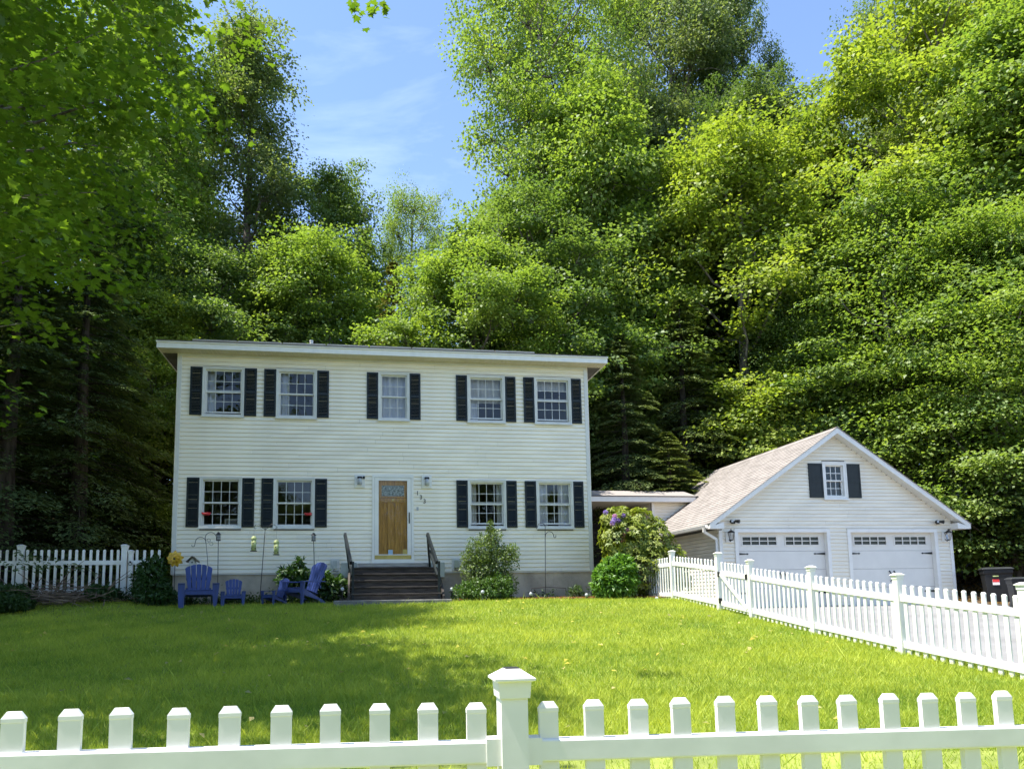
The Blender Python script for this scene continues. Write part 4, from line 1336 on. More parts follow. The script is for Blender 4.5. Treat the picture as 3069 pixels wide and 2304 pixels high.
tree('spruce', -3.3, 33, 14.6, 2.7, G_BROWN, 'brownish spruce above the front door, below the sky gap')
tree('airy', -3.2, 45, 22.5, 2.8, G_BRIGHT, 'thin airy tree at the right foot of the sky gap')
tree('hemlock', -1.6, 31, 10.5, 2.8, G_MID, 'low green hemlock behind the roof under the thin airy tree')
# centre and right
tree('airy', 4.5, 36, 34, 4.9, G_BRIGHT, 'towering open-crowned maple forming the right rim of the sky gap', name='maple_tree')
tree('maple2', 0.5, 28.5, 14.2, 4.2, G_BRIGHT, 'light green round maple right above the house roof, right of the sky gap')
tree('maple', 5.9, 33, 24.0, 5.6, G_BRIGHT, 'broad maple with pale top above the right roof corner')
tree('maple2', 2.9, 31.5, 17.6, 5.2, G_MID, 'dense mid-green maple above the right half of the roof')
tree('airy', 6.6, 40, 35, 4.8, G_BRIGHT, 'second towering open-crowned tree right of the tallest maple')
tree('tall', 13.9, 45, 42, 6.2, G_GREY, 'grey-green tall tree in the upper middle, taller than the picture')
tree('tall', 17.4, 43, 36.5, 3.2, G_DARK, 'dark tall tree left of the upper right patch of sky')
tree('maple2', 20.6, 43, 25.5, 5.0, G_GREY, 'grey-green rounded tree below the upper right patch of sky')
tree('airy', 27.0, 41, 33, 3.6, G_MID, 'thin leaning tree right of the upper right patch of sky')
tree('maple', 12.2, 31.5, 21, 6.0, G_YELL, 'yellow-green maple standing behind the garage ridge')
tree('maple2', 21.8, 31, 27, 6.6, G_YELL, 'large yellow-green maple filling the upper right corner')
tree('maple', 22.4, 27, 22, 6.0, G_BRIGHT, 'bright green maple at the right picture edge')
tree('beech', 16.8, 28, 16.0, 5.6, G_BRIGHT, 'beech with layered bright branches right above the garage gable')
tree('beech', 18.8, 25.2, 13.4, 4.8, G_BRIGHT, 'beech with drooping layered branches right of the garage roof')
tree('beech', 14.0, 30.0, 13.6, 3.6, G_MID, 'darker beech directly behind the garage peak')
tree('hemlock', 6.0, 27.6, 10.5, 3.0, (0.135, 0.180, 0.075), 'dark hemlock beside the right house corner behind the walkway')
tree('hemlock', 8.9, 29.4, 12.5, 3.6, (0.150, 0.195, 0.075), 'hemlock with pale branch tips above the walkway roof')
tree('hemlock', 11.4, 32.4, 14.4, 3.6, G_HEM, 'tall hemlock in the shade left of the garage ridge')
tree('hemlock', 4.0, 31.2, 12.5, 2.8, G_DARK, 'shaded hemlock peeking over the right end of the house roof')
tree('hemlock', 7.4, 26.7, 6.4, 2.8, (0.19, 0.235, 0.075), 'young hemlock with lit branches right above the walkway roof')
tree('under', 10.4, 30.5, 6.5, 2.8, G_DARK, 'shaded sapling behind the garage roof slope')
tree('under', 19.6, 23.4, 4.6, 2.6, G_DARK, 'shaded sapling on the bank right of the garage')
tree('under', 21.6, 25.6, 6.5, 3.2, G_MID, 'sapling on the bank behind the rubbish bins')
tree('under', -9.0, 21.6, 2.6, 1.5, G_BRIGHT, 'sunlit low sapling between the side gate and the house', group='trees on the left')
# deeper rows of the wood
rr = random.Random(11)
deep = [(-24, 30, 'spirebroad', 20, 'left edge'), (-20, 26, 'tall', 19, 'left'), (-17, 40, 'tall', 24, 'left middle'), (-13, 48, 'maple2', 20, 'left of the gap'),
        (-7.2, 52, 'maple', 13, 'under the gap, left'), (-2, 55, 'maple2', 13, 'under the gap, middle'), (3, 50, 'maple', 24, 'right of the gap'), (8, 49, 'maple2', 28, 'middle'),
        (11, 39, 'spirebroad', 27, 'middle right'), (15.5, 37, 'tall', 26, 'behind the garage'), (19, 37, 'maple2', 24, 'right'), (25, 36, 'tall', 28, 'far right'),
        (28, 31, 'tall', 26, 'right edge'), (24, 49, 'spirebroad', 26, 'deep right'), (-16.5, 25.5, 'hemlock', 15, 'left low'), (1.2, 34, 'hemlock', 13, 'behind the roof'),
        (9.5, 36, 'beech', 14, 'behind the walkway'), (14, 34, 'beech', 14, 'behind the garage, low'), (18, 33, 'beech', 13, 'right, low'), (23.5, 30, 'beech', 13, 'far right, low'),
        (-19, 18, 'hemlock', 14, 'far left'), (-15.5, 28.5, 'beech', 11, 'left, low'), (7, 34, 'hemlock', 16, 'behind the walkway, high'), (16, 31, 'hemlock', 12, 'behind the gable'),
        (-24, 37, 'hemlock', 17, 'left, far back'), (-19.5, 33, 'beech', 12, 'left of the house, far back'), (-29, 33, 'hemlock', 17, 'outer left'), (-16, 36, 'beech', 14, 'behind the left gate'), (-25, 24, 'beech', 12, 'outer left, near'), (-13.5, 28, 'hemlock', 12, 'behind the left house corner')]
for X, Y, kd, H, where in deep:
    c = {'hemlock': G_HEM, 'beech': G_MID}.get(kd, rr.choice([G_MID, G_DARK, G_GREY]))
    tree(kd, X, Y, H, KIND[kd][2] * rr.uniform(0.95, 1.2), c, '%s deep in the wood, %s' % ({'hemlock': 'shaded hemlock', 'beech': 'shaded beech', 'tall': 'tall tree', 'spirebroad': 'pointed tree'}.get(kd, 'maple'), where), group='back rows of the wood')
# trees across the road, behind the viewer: seen only as reflections in the window panes
for X, Y, kd, H, lb in ((-14, -17, 'maple2', 11, 'opposite the left chairs'), (-6, -19, 'tall', 12, 'opposite the left windows'), (3, -18, 'maple', 9, 'opposite the right windows'), (11, -20, 'tall', 13, 'opposite the garage'), (19, -17, 'maple2', 10, 'opposite the bins'), (-20, -16, 'beech', 9, 'low one opposite the fence end'), (-10, -15.5, 'beech', 9, 'low one opposite the chairs'), (-1, -16, 'beech', 8.5, 'low one opposite the front door'), (7, -15.5, 'beech', 9, 'low one opposite the walkway'), (15, -16, 'beech', 9, 'low one opposite the garage doors'), (-23, -18, 'tall', 13, 'farthest along to the left'), (28, -20, 'tall', 13, 'farthest along to the right')):
    tree(kd, X, Y, H, KIND[kd][2] * 1.1, G_MID, 'tree across the road, ' + lb, group='trees across the road')

# ------------------------------------------------------------------ overhanging maple at the left, near the viewer
def maple_leaf_template():
    # five-lobed outline, unit size about 1, stem at the origin, tip along +y
    o = [(0.0, 0.0), (0.20, 0.02), (0.42, -0.10), (0.36, 0.14), (0.62, 0.30), (0.40, 0.38), (0.46, 0.62), (0.24, 0.52), (0.14, 0.72), (0.0, 1.0)]
    full = o + [(-x, y) for x, y in o[::-1] if x > 0]
    P = np.array([(x, y, -0.10 * (x * x) - 0.12 * y * y) for x, y in full])
    n = len(P)
    c = np.array([[0, 0.35, 0.02]])
    P = np.concatenate([P, c])
    Fm = np.array([(i, (i + 1) % n, n) for i in range(n)])
    return P, Fm
def near_maple():
    rng = np.random.default_rng(21)
    base = np.array([-8.2, 8.6, 0.0])
    z0 = gz(base[0], base[1])
    root = thing('maple_tree', 'overhanging maple with large lobed leaves filling the upper left corner', 'tree', (base[0], base[1], z0), 0, 'trees on the left')
    b = np.array([base[0], base[1], z0])
    mb = MB()
    trunk = [(0, 0, -0.3), (0.05, 0.0, 2), (0.0, 0.1, 4), (0.15, 0.1, 7), (0.4, 0.2, 10), (0.6, 0.2, 13.5)]
    mb.tube(trunk, [0.36, 0.30, 0.27, 0.22, 0.14, 0.03], 10)
    P = np.array(trunk)
    # sprays: centre in world coordinates and radius
    sp = []
    def edge_x(z):            # right-hand limit of the visible hanging foliage at 8 m depth
        return np.interp(z, [1.6, 2.2, 2.9, 3.7, 4.6, 5.6, 7.0, 9.0, 12], [-5.6, -5.2, -4.6, -3.9, -3.4, -3.1, -2.9, -2.8, -3.0])
    tries = 0
    while len(sp) < 105 and tries < 9000:
        tries += 1
        z = rng.uniform(2.3, 7.4)
        y = rng.uniform(6.6, 10.4)
        x = rng.uniform(-8.4, -2.0) * y / 8.2
        if x > edge_x(z) * y / 8.2 - 0.35: continue
        if z < 3.4 and rng.random() < 0.55: continue
        sp.append((x, y, z, rng.uniform(0.45, 0.8)))
    while len(sp) < 222:
        a, r = rng.uniform(0, 6.283), math.sqrt(rng.uniform(0, 1))
        t = rng.uniform(0, 1)
        z = 7.4 + 4.2 * t
        R = 5.2 * math.sqrt(max(0.03, 1 - t ** 2.0)) * r
        x, y = base[0] + 0.7 + R * math.cos(a), base[1] - 0.6 + R * 1.25 * math.sin(a)
        if z < 0.95 * y + 1.0 and x > -0.40 * y - 0.6: continue
        sp.append((x, y, z, rng.uniform(0.6, 1.0)))
    # one twig dangling into the top of the sky gap
    sp += [(-1.22, 8.0, 7.05, 0.13), (-0.98, 8.05, 7.1, 0.11), (-2.6, 8.2, 6.9, 0.3)]
    Tm, Fm = maple_leaf_template()
    nv = len(Tm)
    Vs, Fs, ti = [], [], []
    cnt = 0
    for (x, y, z, r) in sp:
        low = z < 7.5
        m = int((140 if low else 70) * (r / 0.6) ** 1.5)
        if r < 0.25: m = 14
        ctr = np.array([x, y, z])
        g = rng.normal(0, 1, (m, 3)) * np.array([0.6, 0.6, 0.16]) * r
        g[:, 2] -= 0.22 * (g[:, 0] ** 2 + g[:, 1] ** 2) / r
        C = ctr + g
        out = unit(g * np.array([1, 1, 0.2]) + rng.normal(0, 0.15, (m, 3)) + np.array([0.1, -0.05, -0.30]) * r)
        nn = unit(np.array([0, 0, 1.0]) + rng.normal(0, 0.34, (m, 3)))
        T = unit(out - nn * np.sum(out * nn, 1, keepdims=True))
        S = np.cross(T, nn)
        s = rng.uniform(0.06, 0.115, m) * (1.0 if low else 1.35)
        V = C[:, None, :] + s[:, None, None] * (Tm[None, :, 0, None] * S[:, None, :] + Tm[None, :, 1, None] * T[:, None, :] + Tm[None, :, 2, None] * nn[:, None, :])
        Vs.append(V.reshape(-1, 3))
        Fs.append((Fm[None] + (cnt + np.arange(m) * nv)[:, None, None]).reshape(-1, 3))
        ti.append(np.repeat(np.clip(rng.normal(0.45, 0.15) + rng.normal(0, 0.15, m), 0, 1), nv))
        cnt += m * nv
        if rng.random() < 0.5 or r < 0.35:
            zz = max(2.2, min(12.5, z - np.linalg.norm(ctr[:2] - b[:2]) * 0.25))
            st = np.array([np.interp(zz - z0, P[:, 2], P[:, 0]), np.interp(zz - z0, P[:, 2], P[:, 1]), zz - z0])
            if r < 0.35: st = ctr - b + np.array([-0.9, 0.3, 1.5])
            pts = limb_pts(st, ctr - b, 0.05 if r > 0.35 else 0.0, rng, 5)
            mb.tube(pts, [0.055, 0.04, 0.03, 0.02, 0.012, 0.005] if r > 0.35 else [.012, .010, .008, .006, .004, .003], 5)
    V = np.concatenate(Vs) - b
    put('crown', np_mesh('maple_crown', V, np.concatenate(Fs), M['leaf'], np.concatenate(ti)), root, color=(0.125, 0.205, 0.028))
    mb.build('trunk', M['bark'], root, smooth=True)
near_maple()

# ------------------------------------------------------------------ grass
def grass():
    rng = np.random.default_rng(4)
    Xs, Ys = [], []
    for y0, y1, dens in ((2.6, 5.5, 700), (5.5, 8.0, 5200), (8.0, 11.0, 3200), (11.0, 14.0, 2200), (14.0, 17.7, 1500)):
        xl, xr = -0.66 * y1 - 1.2, fence_x(y0) + 0.95
        xr = min(xr, 0.80 * y1 + 1.2)
        n = int((xr - xl) * (y1 - y0) * dens)
        Xs.append(rng.uniform(xl, xr, n))
        Ys.append(rng.uniform(y0, y1, n))
    X, Y = np.concatenate(Xs), np.concatenate(Ys)
    dx, dy = X - H0[0], Y - H0[1]
    u, v = dx * CA + dy * SA, -dx * SA + dy * CA
    edge = np.interp(u, [-6, -1, 0, 2, 3.6, 4.0, 6.6, 7.0, 9, 11, 12.4, 14], [-1.6, -0.9, -1.0, -0.7, -0.9, -1.5, -1.5, -1.2, -1.3, -1.9, -2.3, 0.5])
    slab = (u > 3.83) & (u < 6.48) & (v > -2.02)
    ok = (v < edge + rng.normal(0, 0.05, len(X))) & (X < fence_x(Y) + 0.72 + rng.normal(0, 0.08, len(X))) & ~slab
    X, Y = X[ok], Y[ok]
    n = len(X)
    Z = ground(X, Y)
    # patchy growth
    def fld(sx, sy, ph): return np.sin(X * sx + ph) * np.sin(Y * sy + 1.7 * ph)
    patch = 0.5 + 0.22 * fld(0.9, 1.1, 0.4) + 0.2 * fld(2.3, 3.3, 1.9) + 0.2 * np.sin(X * 5.1 + 2 * np.sin(Y * 2.2)) * np.sin(Y * 4.7 + 2 * np.sin(X * 1.9)) + 0.16 * np.sin(X * 13 + 3 * np.sin(Y * 5)) * np.sin(Y * 11 + 2 * np.sin(X * 6))
    h = rng.gamma(5.0, 0.0085, n) * (0.75 + 0.5 * patch) + 0.014
    tall = rng.random(n) < 0.004
    h = np.where(tall, h * 2.2, h)
    w = rng.uniform(0.0045, 0.008, n) * (1 + 0.07 * np.maximum(0, Y - 6))
    a = rng.uniform(0, 6.283, n)
    S = np.stack([np.cos(a), np.sin(a), np.zeros(n)], 1)
    b = rng.uniform(0, 6.283, n)
    ln = rng.uniform(0.15, 1.1, n) * h
    tip = np.stack([np.cos(b) * ln, np.sin(b) * ln, h], 1)
    B = np.stack([X, Y, Z - 0.004], 1)
    mid = B + tip * np.array([0.53, 0.53, 0.57]) + S * w[:, None] * 0.4
    V = np.stack([B - S * w[:, None] * 0.5, B + S * w[:, None] * 0.5, mid, B + tip], 1).reshape(-1, 3)
    F = np.arange(n * 4).reshape(n, 4)
    dead = rng.random(n) < 0.06
    tint = np.clip(patch * 0.7 + rng.normal(0.15, 0.18, n), 0, 1)
    tint = np.where(dead, 1.35, tint)
    o = put('grass', np_mesh('grass', V, F, M['grass'], np.repeat(tint, 4)), color=(0.305, 0.43, 0.07))
    tag(o, 'short green grass blades covering the front lawn', 'grass', kind='stuff')
    print('grass blades', n)
grass()

def scatter_leaves():
    rng = np.random.default_rng(31)
    n = 170
    Y = 5.5 + 11.0 * rng.uniform(0, 1, n) ** 0.8
    X = rng.uniform(-0.62, 0.5, n) * Y
    ok = X < fence_x(Y) - 0.2
    X, Y = X[ok], Y[ok]
    n = len(X)
    C = np.stack([X, Y, ground(X, Y) + 0.06], 1)
    T = unit(rng.normal(0, 1, (n, 3)) * np.array([1, 1, 0.2]))
    Nn = unit(np.array([0, 0, 1.0]) + rng.normal(0, 0.35, (n, 3)))
    s = rng.uniform(0.5, 1.2, n)
    V, F = leaf_quads(C, T, Nn, 0.09 * s, 0.06 * s, 0.15)
    o = put('fallen_leaves', np_mesh('fallen_leaves', V, F, M['leaf'], np.repeat(rng.uniform(0, 1, n), 4)), color=(0.50, 0.44, 0.24))
    tag(o, 'pale fallen leaves scattered on the lawn', 'leaves', kind='stuff')
scatter_leaves()

# ------------------------------------------------------------------ shrubs
def shrub_mesh(name, seed, blobs, nleaf, leaf, up=0.5, shell=0.75, mat='shrub', whorl=0, stems=10, tintmean=0.5):
    """blobs: list of (x,y,z,rx,ry,rz); leaves sit in the outer shell of the blobs"""
    rng = np.random.default_rng(seed)
    B = np.array(blobs, float)
    w = (B[:, 3] * B[:, 4] + B[:, 3] * B[:, 5])
    if whorl:
        m = nleaf // whorl
        k = rng.choice(len(B), m, p=w / w.sum())
        d = unit(rng.normal(0, 1, (m, 3)) + np.array([0, 0, 0.25]))
        r = rng.uniform(shell, 1.05, m)
        ctr = B[k, :3] + d * B[k, 3:6] * r[:, None]
        ax = unit(d + np.array([0, 0, 0.5]) + rng.normal(0, 0.25, (m, 3)))
        C, T, Nn = [], [], []
        e1 = unit(np.cross(ax, np.array([0.3, 0.2, 0.9])))
        e2 = np.cross(ax, e1)
        ct = np.clip(rng.normal(tintmean, 0.2, m), 0, 1)
        for j in range(whorl):
            a = 2 * math.pi * j / whorl + rng.uniform(0, 1, m)
            q = unit(e1 * np.cos(a)[:, None] + e2 * np.sin(a)[:, None] + ax * rng.uniform(-0.15, 0.45, m)[:, None])
            C.append(ctr + q * leaf[0] * 0.55)
            T.append(q)
            Nn.append(unit(ax + rng.normal(0, 0.15, (m, 3))))
        C, T, Nn = np.concatenate(C), np.concatenate(T), np.concatenate(Nn)
        tint = np.tile(ct, whorl) + rng.normal(0, 0.08, len(C))
    else:
        m = nleaf
        k = rng.choice(len(B), m, p=w / w.sum())
        d = unit(rng.normal(0, 1, (m, 3)) + np.array([0, 0, 0.2]))
        r = np.where(rng.random(m) < 0.2, rng.uniform(0.3, shell, m), rng.uniform(shell, 1.08, m))
        C = B[k, :3] + d * B[k, 3:6] * r[:, None]
        C += 0.04 * np.sin(C[:, [1, 2, 0]] * 23)
        T = unit(d + rng.normal(0, 0.6, (m, 3)) + np.array([0, 0, -0.1]))
        Nn = unit(d * 0.6 + np.array([0, 0, up]) + rng.normal(0, 0.45, (m, 3)))
        tint = np.clip(rng.normal(tintmean, 0.22, m), 0, 1)
    s = rng.uniform(0.7, 1.25, len(C))
    ok = C[:, 2] > 0.01
    V, F = leaf_quads(C[ok], T[ok], Nn[ok], (leaf[0] * s)[ok], (leaf[1] * s)[ok], 0.10)
    crown = np_mesh(name + '_foliage', V, F, M[mat], np.repeat(np.clip(tint, 0, 1)[ok], 4))
    mb = MB()
    for i in range(stems):
        b = B[rng.integers(len(B))]
        q = b[:3] + rng.normal(0, 0.3, 3) * b[3:6]
        mb.tube(limb_pts((B[:, 0].mean() + rng.normal(0, 0.08), B[:, 1].mean() + rng.normal(0, 0.08), -0.05), q, 0.0, rng, 3), [0.016, 0.012, 0.009, 0.004], 4)
    return crown, mb.mesh(name + '_stems', M['bark'])

def shrub(name, label, loc, color, args, group=None, cat='shrub', rz=ANG):
    crown, st = shrub_mesh(name, **args)
    t = thing(name, label, cat, loc, rz, group)
    put('foliage', crown, t, color=color)
    put('stems', st, t)
    return t
def hp(u, v, dz=0.0):
    X, Y = h2w(u, v)
    return (X, Y, gz(X, Y) + dz)

# shrub right of the steps: twiggy light top over a dense base
shrub('pieris_shrub', 'loose grey-green shrub right of the front steps reaching the window sill', hp(7.55, -0.75), (0.13, 0.19, 0.055),
      dict(seed=41, blobs=[(0, 0, 0.35, 0.68, 0.5, 0.42), (-0.25, 0, 0.75, 0.45, 0.4, 0.4), (0.22, 0, 0.95, 0.5, 0.4, 0.38), (-0.15, 0, 1.25, 0.42, 0.35, 0.35), (0.1, 0, 1.5, 0.25, 0.22, 0.3), (0.5, 0, 1.15, 0.25, 0.25, 0.25), (-0.5, 0, 1.0, 0.22, 0.22, 0.28), (0.02, 0, 1.75, 0.1, 0.1, 0.2)],
           nleaf=9500, leaf=(0.062, 0.030), stems=30, shell=0.55))
shrub('low_shrub', 'low dark leafy shrub at the foot of the loose grey-green one', hp(7.35, -1.15), (0.075, 0.15, 0.028),
      dict(seed=42, blobs=[(0, 0, 0.22, 0.62, 0.35, 0.32), (0.35, 0.05, 0.3, 0.4, 0.3, 0.35), (-0.45, 0.05, 0.18, 0.35, 0.3, 0.26)], nleaf=4200, leaf=(0.06, 0.032)))
shrub('round_shrub', 'round bright green bush in front of the rhododendron', hp(10.45, -1.55), (0.12, 0.25, 0.04),
      dict(seed=43, blobs=[(0, 0, 0.45, 0.52, 0.48, 0.5), (0.1, 0, 0.7, 0.4, 0.4, 0.35), (-0.2, -0.05, 0.35, 0.4, 0.4, 0.4)], nleaf=5200, leaf=(0.11, 0.05), up=0.9, shell=0.8))
rb = [(0, 0, 0.75, 0.95, 0.75, 0.7), (-0.35, 0, 1.45, 0.62, 0.6, 0.55), (0.3, 0, 1.35, 0.6, 0.55, 0.5), (0.75, 0, 0.75, 0.5, 0.5, 0.6), (-0.5, 0.1, 1.95, 0.38, 0.4, 0.35), (0.1, 0.1, 1.85, 0.4, 0.4, 0.4), (0.95, 0, 0.45, 0.4, 0.4, 0.4), (0.45, 0, 1.7, 0.3, 0.3, 0.3)]
rh = shrub('rhododendron', 'tall sunlit rhododendron with lilac blossom between house and garage', hp(11.3, -0.9), (0.22, 0.27, 0.05),
      dict(seed=44, blobs=rb, nleaf=11000, leaf=(0.12, 0.042), whorl=8, shell=0.78, stems=24))
rng = np.random.default_rng(45)
def bloom_mesh(seed):
    r2 = np.random.default_rng(seed)
    n = 70
    d = unit(r2.normal(0, 1, (n, 3)) + np.array([0, 0, 0.5]))
    V, F = leaf_quads(d * 0.075, unit(d + r2.normal(0, 0.6, (n, 3))), unit(r2.normal(0, 1, (n, 3)) + d), np.full(n, 0.055), np.full(n, 0.045), 0.2)
    return np_mesh('blossom', V, F, M['petal'], np.repeat(r2.uniform(0, 1, n), 4))
bm_ = [bloom_mesh(50), bloom_mesh(51)]
for i in range(15):
    if i < 11: q = np.array([-0.62, -0.25, 1.98]) + rng.normal(0, 1, 3) * np.array([0.19, 0.15, 0.17])
    else:
        b = rb[rng.integers(len(rb))]
        d = unit(rng.normal(0, 1, 3) + np.array([0.2, -0.8, 0.3]))
        q = np.array(b[:3]) + d * np.array(b[3:]) * 1.03
    put('blossom', bm_[i % 2], rh, tuple(q), (0, 0, i * 1.3), (0.72, 0.72, 0.72), color=(0.36, 0.27, 0.58) if i % 4 else (0.55, 0.32, 0.50))
# lily clump and ferny hedge at the left
shrub('lily_plant', 'leafy dark green lily clump left of the large front-facing chair', hp(-0.2, -1.0), (0.035, 0.085, 0.016),
      dict(seed=46, blobs=[(0, 0, 0.3, 0.42, 0.35, 0.35), (-0.05, 0, 0.65, 0.35, 0.3, 0.3), (0.05, 0, 0.9, 0.25, 0.22, 0.2), (0.25, -0.05, 0.2, 0.35, 0.3, 0.22)], nleaf=3200, leaf=(0.13, 0.035), up=0.3))
for k, (u, v, sx, hh) in enumerate(((-3.1, -1.3, 0.7, 0.50), (-3.9, -1.25, 0.8, 0.58), (-4.8, -1.5, 0.9, 0.62), (-2.9, -1.8, 0.7, 0.36), (-5.8, -1.5, 0.9, 0.7), (-1.2, -1.0, 0.38, 0.34))):
    lb = ['spreading dark yew right of the leftmost fence post', 'dark yew bush left of the brush pile', 'broad dark yew at the left picture edge', 'low fern clump in front of the brush pile', 'yew cut by the left picture edge', 'small leafy clump at the left gate post'][k]
    shrub('yew_bush' if k not in (3, 5) else 'fern_clump', lb, hp(u, v), (0.045, 0.095, 0.028) if k % 2 else (0.055, 0.11, 0.032),
          dict(seed=60 + k, blobs=[(0, 0, hh * .4, sx * .7, .4, hh * .5), (sx * .4, 0, hh * .5, sx * .45, .4, hh * .4), (-sx * .4, .05, hh * .6, sx * .45, .4, hh * .42)], nleaf=3800, leaf=(0.11, 0.034), up=0.8))
shrub('peony_plant', 'glossy peony behind the large sideways blue chair', hp(3.35, -0.5), (0.040, 0.095, 0.018),
      dict(seed=47, blobs=[(0, 0, 0.45, 0.55, 0.3, 0.35), (-0.5, 0, 0.62, 0.4, 0.25, 0.28), (0.45, -0.05, 0.35, 0.4, 0.3, 0.3), (-0.35, 0, 0.95, 0.12, 0.12, 0.2)], nleaf=1500, leaf=(0.16, 0.06), up=0.7))
shrub('iris_clump', 'small grassy clump in the mulch left of the round bush', hp(9.75, -0.55), (0.06, 0.11, 0.03),
      dict(seed=48, blobs=[(0, 0, 0.15, 0.2, 0.15, 0.18)], nleaf=260, leaf=(0.16, 0.018), up=0.0, stems=2))
# weeds along the foundation and in the bed
def ground_cover():
    rng = np.random.default_rng(70)
    n = 7000
    u = np.concatenate([rng.uniform(-2.5, 3.9, int(n * .75)), rng.uniform(6.7, 12, n - int(n * .75))])
    v = rng.uniform(-0.95, -0.05, n)
    keep = (np.sin(u * 5.1) + np.sin(u * 2.3 + v * 6) + rng.normal(0, 0.7, n) > np.where(u > 6, 1.0, -0.6))
    u, v = u[keep], v[keep]
    n = len(u)
    X, Y = H0[0] + u * CA - v * SA, H0[1] + u * SA + v * CA
    C = np.stack([X, Y, ground(X, Y) + 0.03 + rng.gamma(2, 0.045, n)], 1)
    T = unit(rng.normal(0, 1, (n, 3)) + np.array([0, 0, 0.3]))
    Nn = unit(rng.normal(0, 0.5, (n, 3)) + np.array([0, 0, 1.0]))
    s = rng.uniform(0.6, 1.3, n)
    V, F = leaf_quads(C, T, Nn, 0.085 * s, 0.035 * s)
    o = put('ground_cover', np_mesh('ground_cover', V, F, M['shrub'], np.repeat(rng.uniform(0, 1, n), 4)), color=(0.040, 0.085, 0.018))
    tag(o, 'low weeds and ivy along the house foundation', 'ground cover', kind='stuff')
    # bark chips
    m = 5200
    u = rng.uniform(6.8, 12.2, m)
    v = -rng.uniform(0.05, 1.9, m)
    k = v > np.interp(u, [7.0, 9, 11, 12.4], [-1.2, -1.3, -1.9, -2.3])
    u, v = u[k], v[k]
    m = len(u)
    X, Y = H0[0] + u * CA - v * SA, H0[1] + u * SA + v * CA
    C = np.stack([X, Y, ground(X, Y) + 0.055], 1)
    V, F = leaf_quads(C, unit(rng.normal(0, 1, (m, 3)) * np.array([1, 1, .4])), unit(rng.normal(0, .5, (m, 3)) + np.array([0, 0, 1.])), rng.uniform(.03, .09, m), rng.uniform(.015, .035, m))
    o = put('bark_chips', np_mesh('bark_chips', V, F, M['leaf'], np.repeat(rng.uniform(0, 1, m), 4)), color=(0.22, 0.095, 0.055))
    tag(o, 'reddish bark chips on the bed right of the steps', 'bark chips', kind='stuff')
ground_cover()
def litter():
    rng = np.random.default_rng(77)
    n = 9000
    X = rng.uniform(15.5, 24, n)
    Y = rng.uniform(18, 32, n)
    ok = (w2h(X, Y)[0] > 22.0)
    X, Y = X[ok], Y[ok]
    n = len(X)
    C = np.stack([X, Y, ground(X, Y) - 0.03 + rng.uniform(0, .03, n)], 1)
    V, F = leaf_quads(C, unit(rng.normal(0, 1, (n, 3)) * np.array([1, 1, .4])), unit(rng.normal(0, .5, (n, 3)) + np.array([0, 0, 1.])), rng.uniform(.06, .14, n), rng.uniform(.04, .09, n))
    o = put('leaf_litter', np_mesh('leaf_litter', V, F, M['leaf'], np.repeat(rng.uniform(0, 1, n), 4)), color=(0.24, 0.13, 0.06))
    tag(o, 'brown dead leaves on the bank right of the garage', 'leaf litter', kind='stuff')
litter()

# brush pile by the left fence
def brush():
    rng = np.random.default_rng(80)
    X0, Y0, Z0 = hp(-1.95, -1.15)
    t = thing('brush_pile', 'heap of dry brown branches in front of the left picket fence', 'brush pile', (X0, Y0, Z0), ANG)
    mb = MB()
    for i in range(190):
        L = rng.uniform(0.5, 1.5)
        c = np.array([rng.normal(0, 0.55), rng.normal(0, 0.25), abs(rng.normal(0.05, 0.16)) + 0.03])
        c[2] = min(c[2], 0.5 * math.exp(-(c[0] / 0.8) ** 2) + 0.05)
        d = unit(np.array([rng.normal(0, 1), rng.normal(0, 0.35), rng.normal(0, 0.14)]))
        r = rng.uniform(0.004, 0.013)
        mid = c + rng.normal(0, 0.05, 3)
        mb.tube([c - d * L / 2, mid, c + d * L / 2], [r, r * .8, r * .35], 4)
    for (a, b) in (((0.75, -0.1, 0.1), (1.35, 0.0, 0.72)), ((0.72, -0.1, 0.06), (1.33, 0.02, 0.62)), ((-1.0, 0.0, 0.2), (-1.7, 0.2, 0.95)), ((-0.2, 0, 0.3), (0.35, 0.1, 0.95)), ((-.9, 0, .3), (-2.3, .2, .55))):
        mb.tube([a, ((a[0] + b[0]) / 2, a[1], (a[2] + b[2]) / 2 + 0.05), b], [0.012, 0.009, 0.004], 4)
    tag(mb.build('branches', M['twig'], t), kind='stuff')
brush()

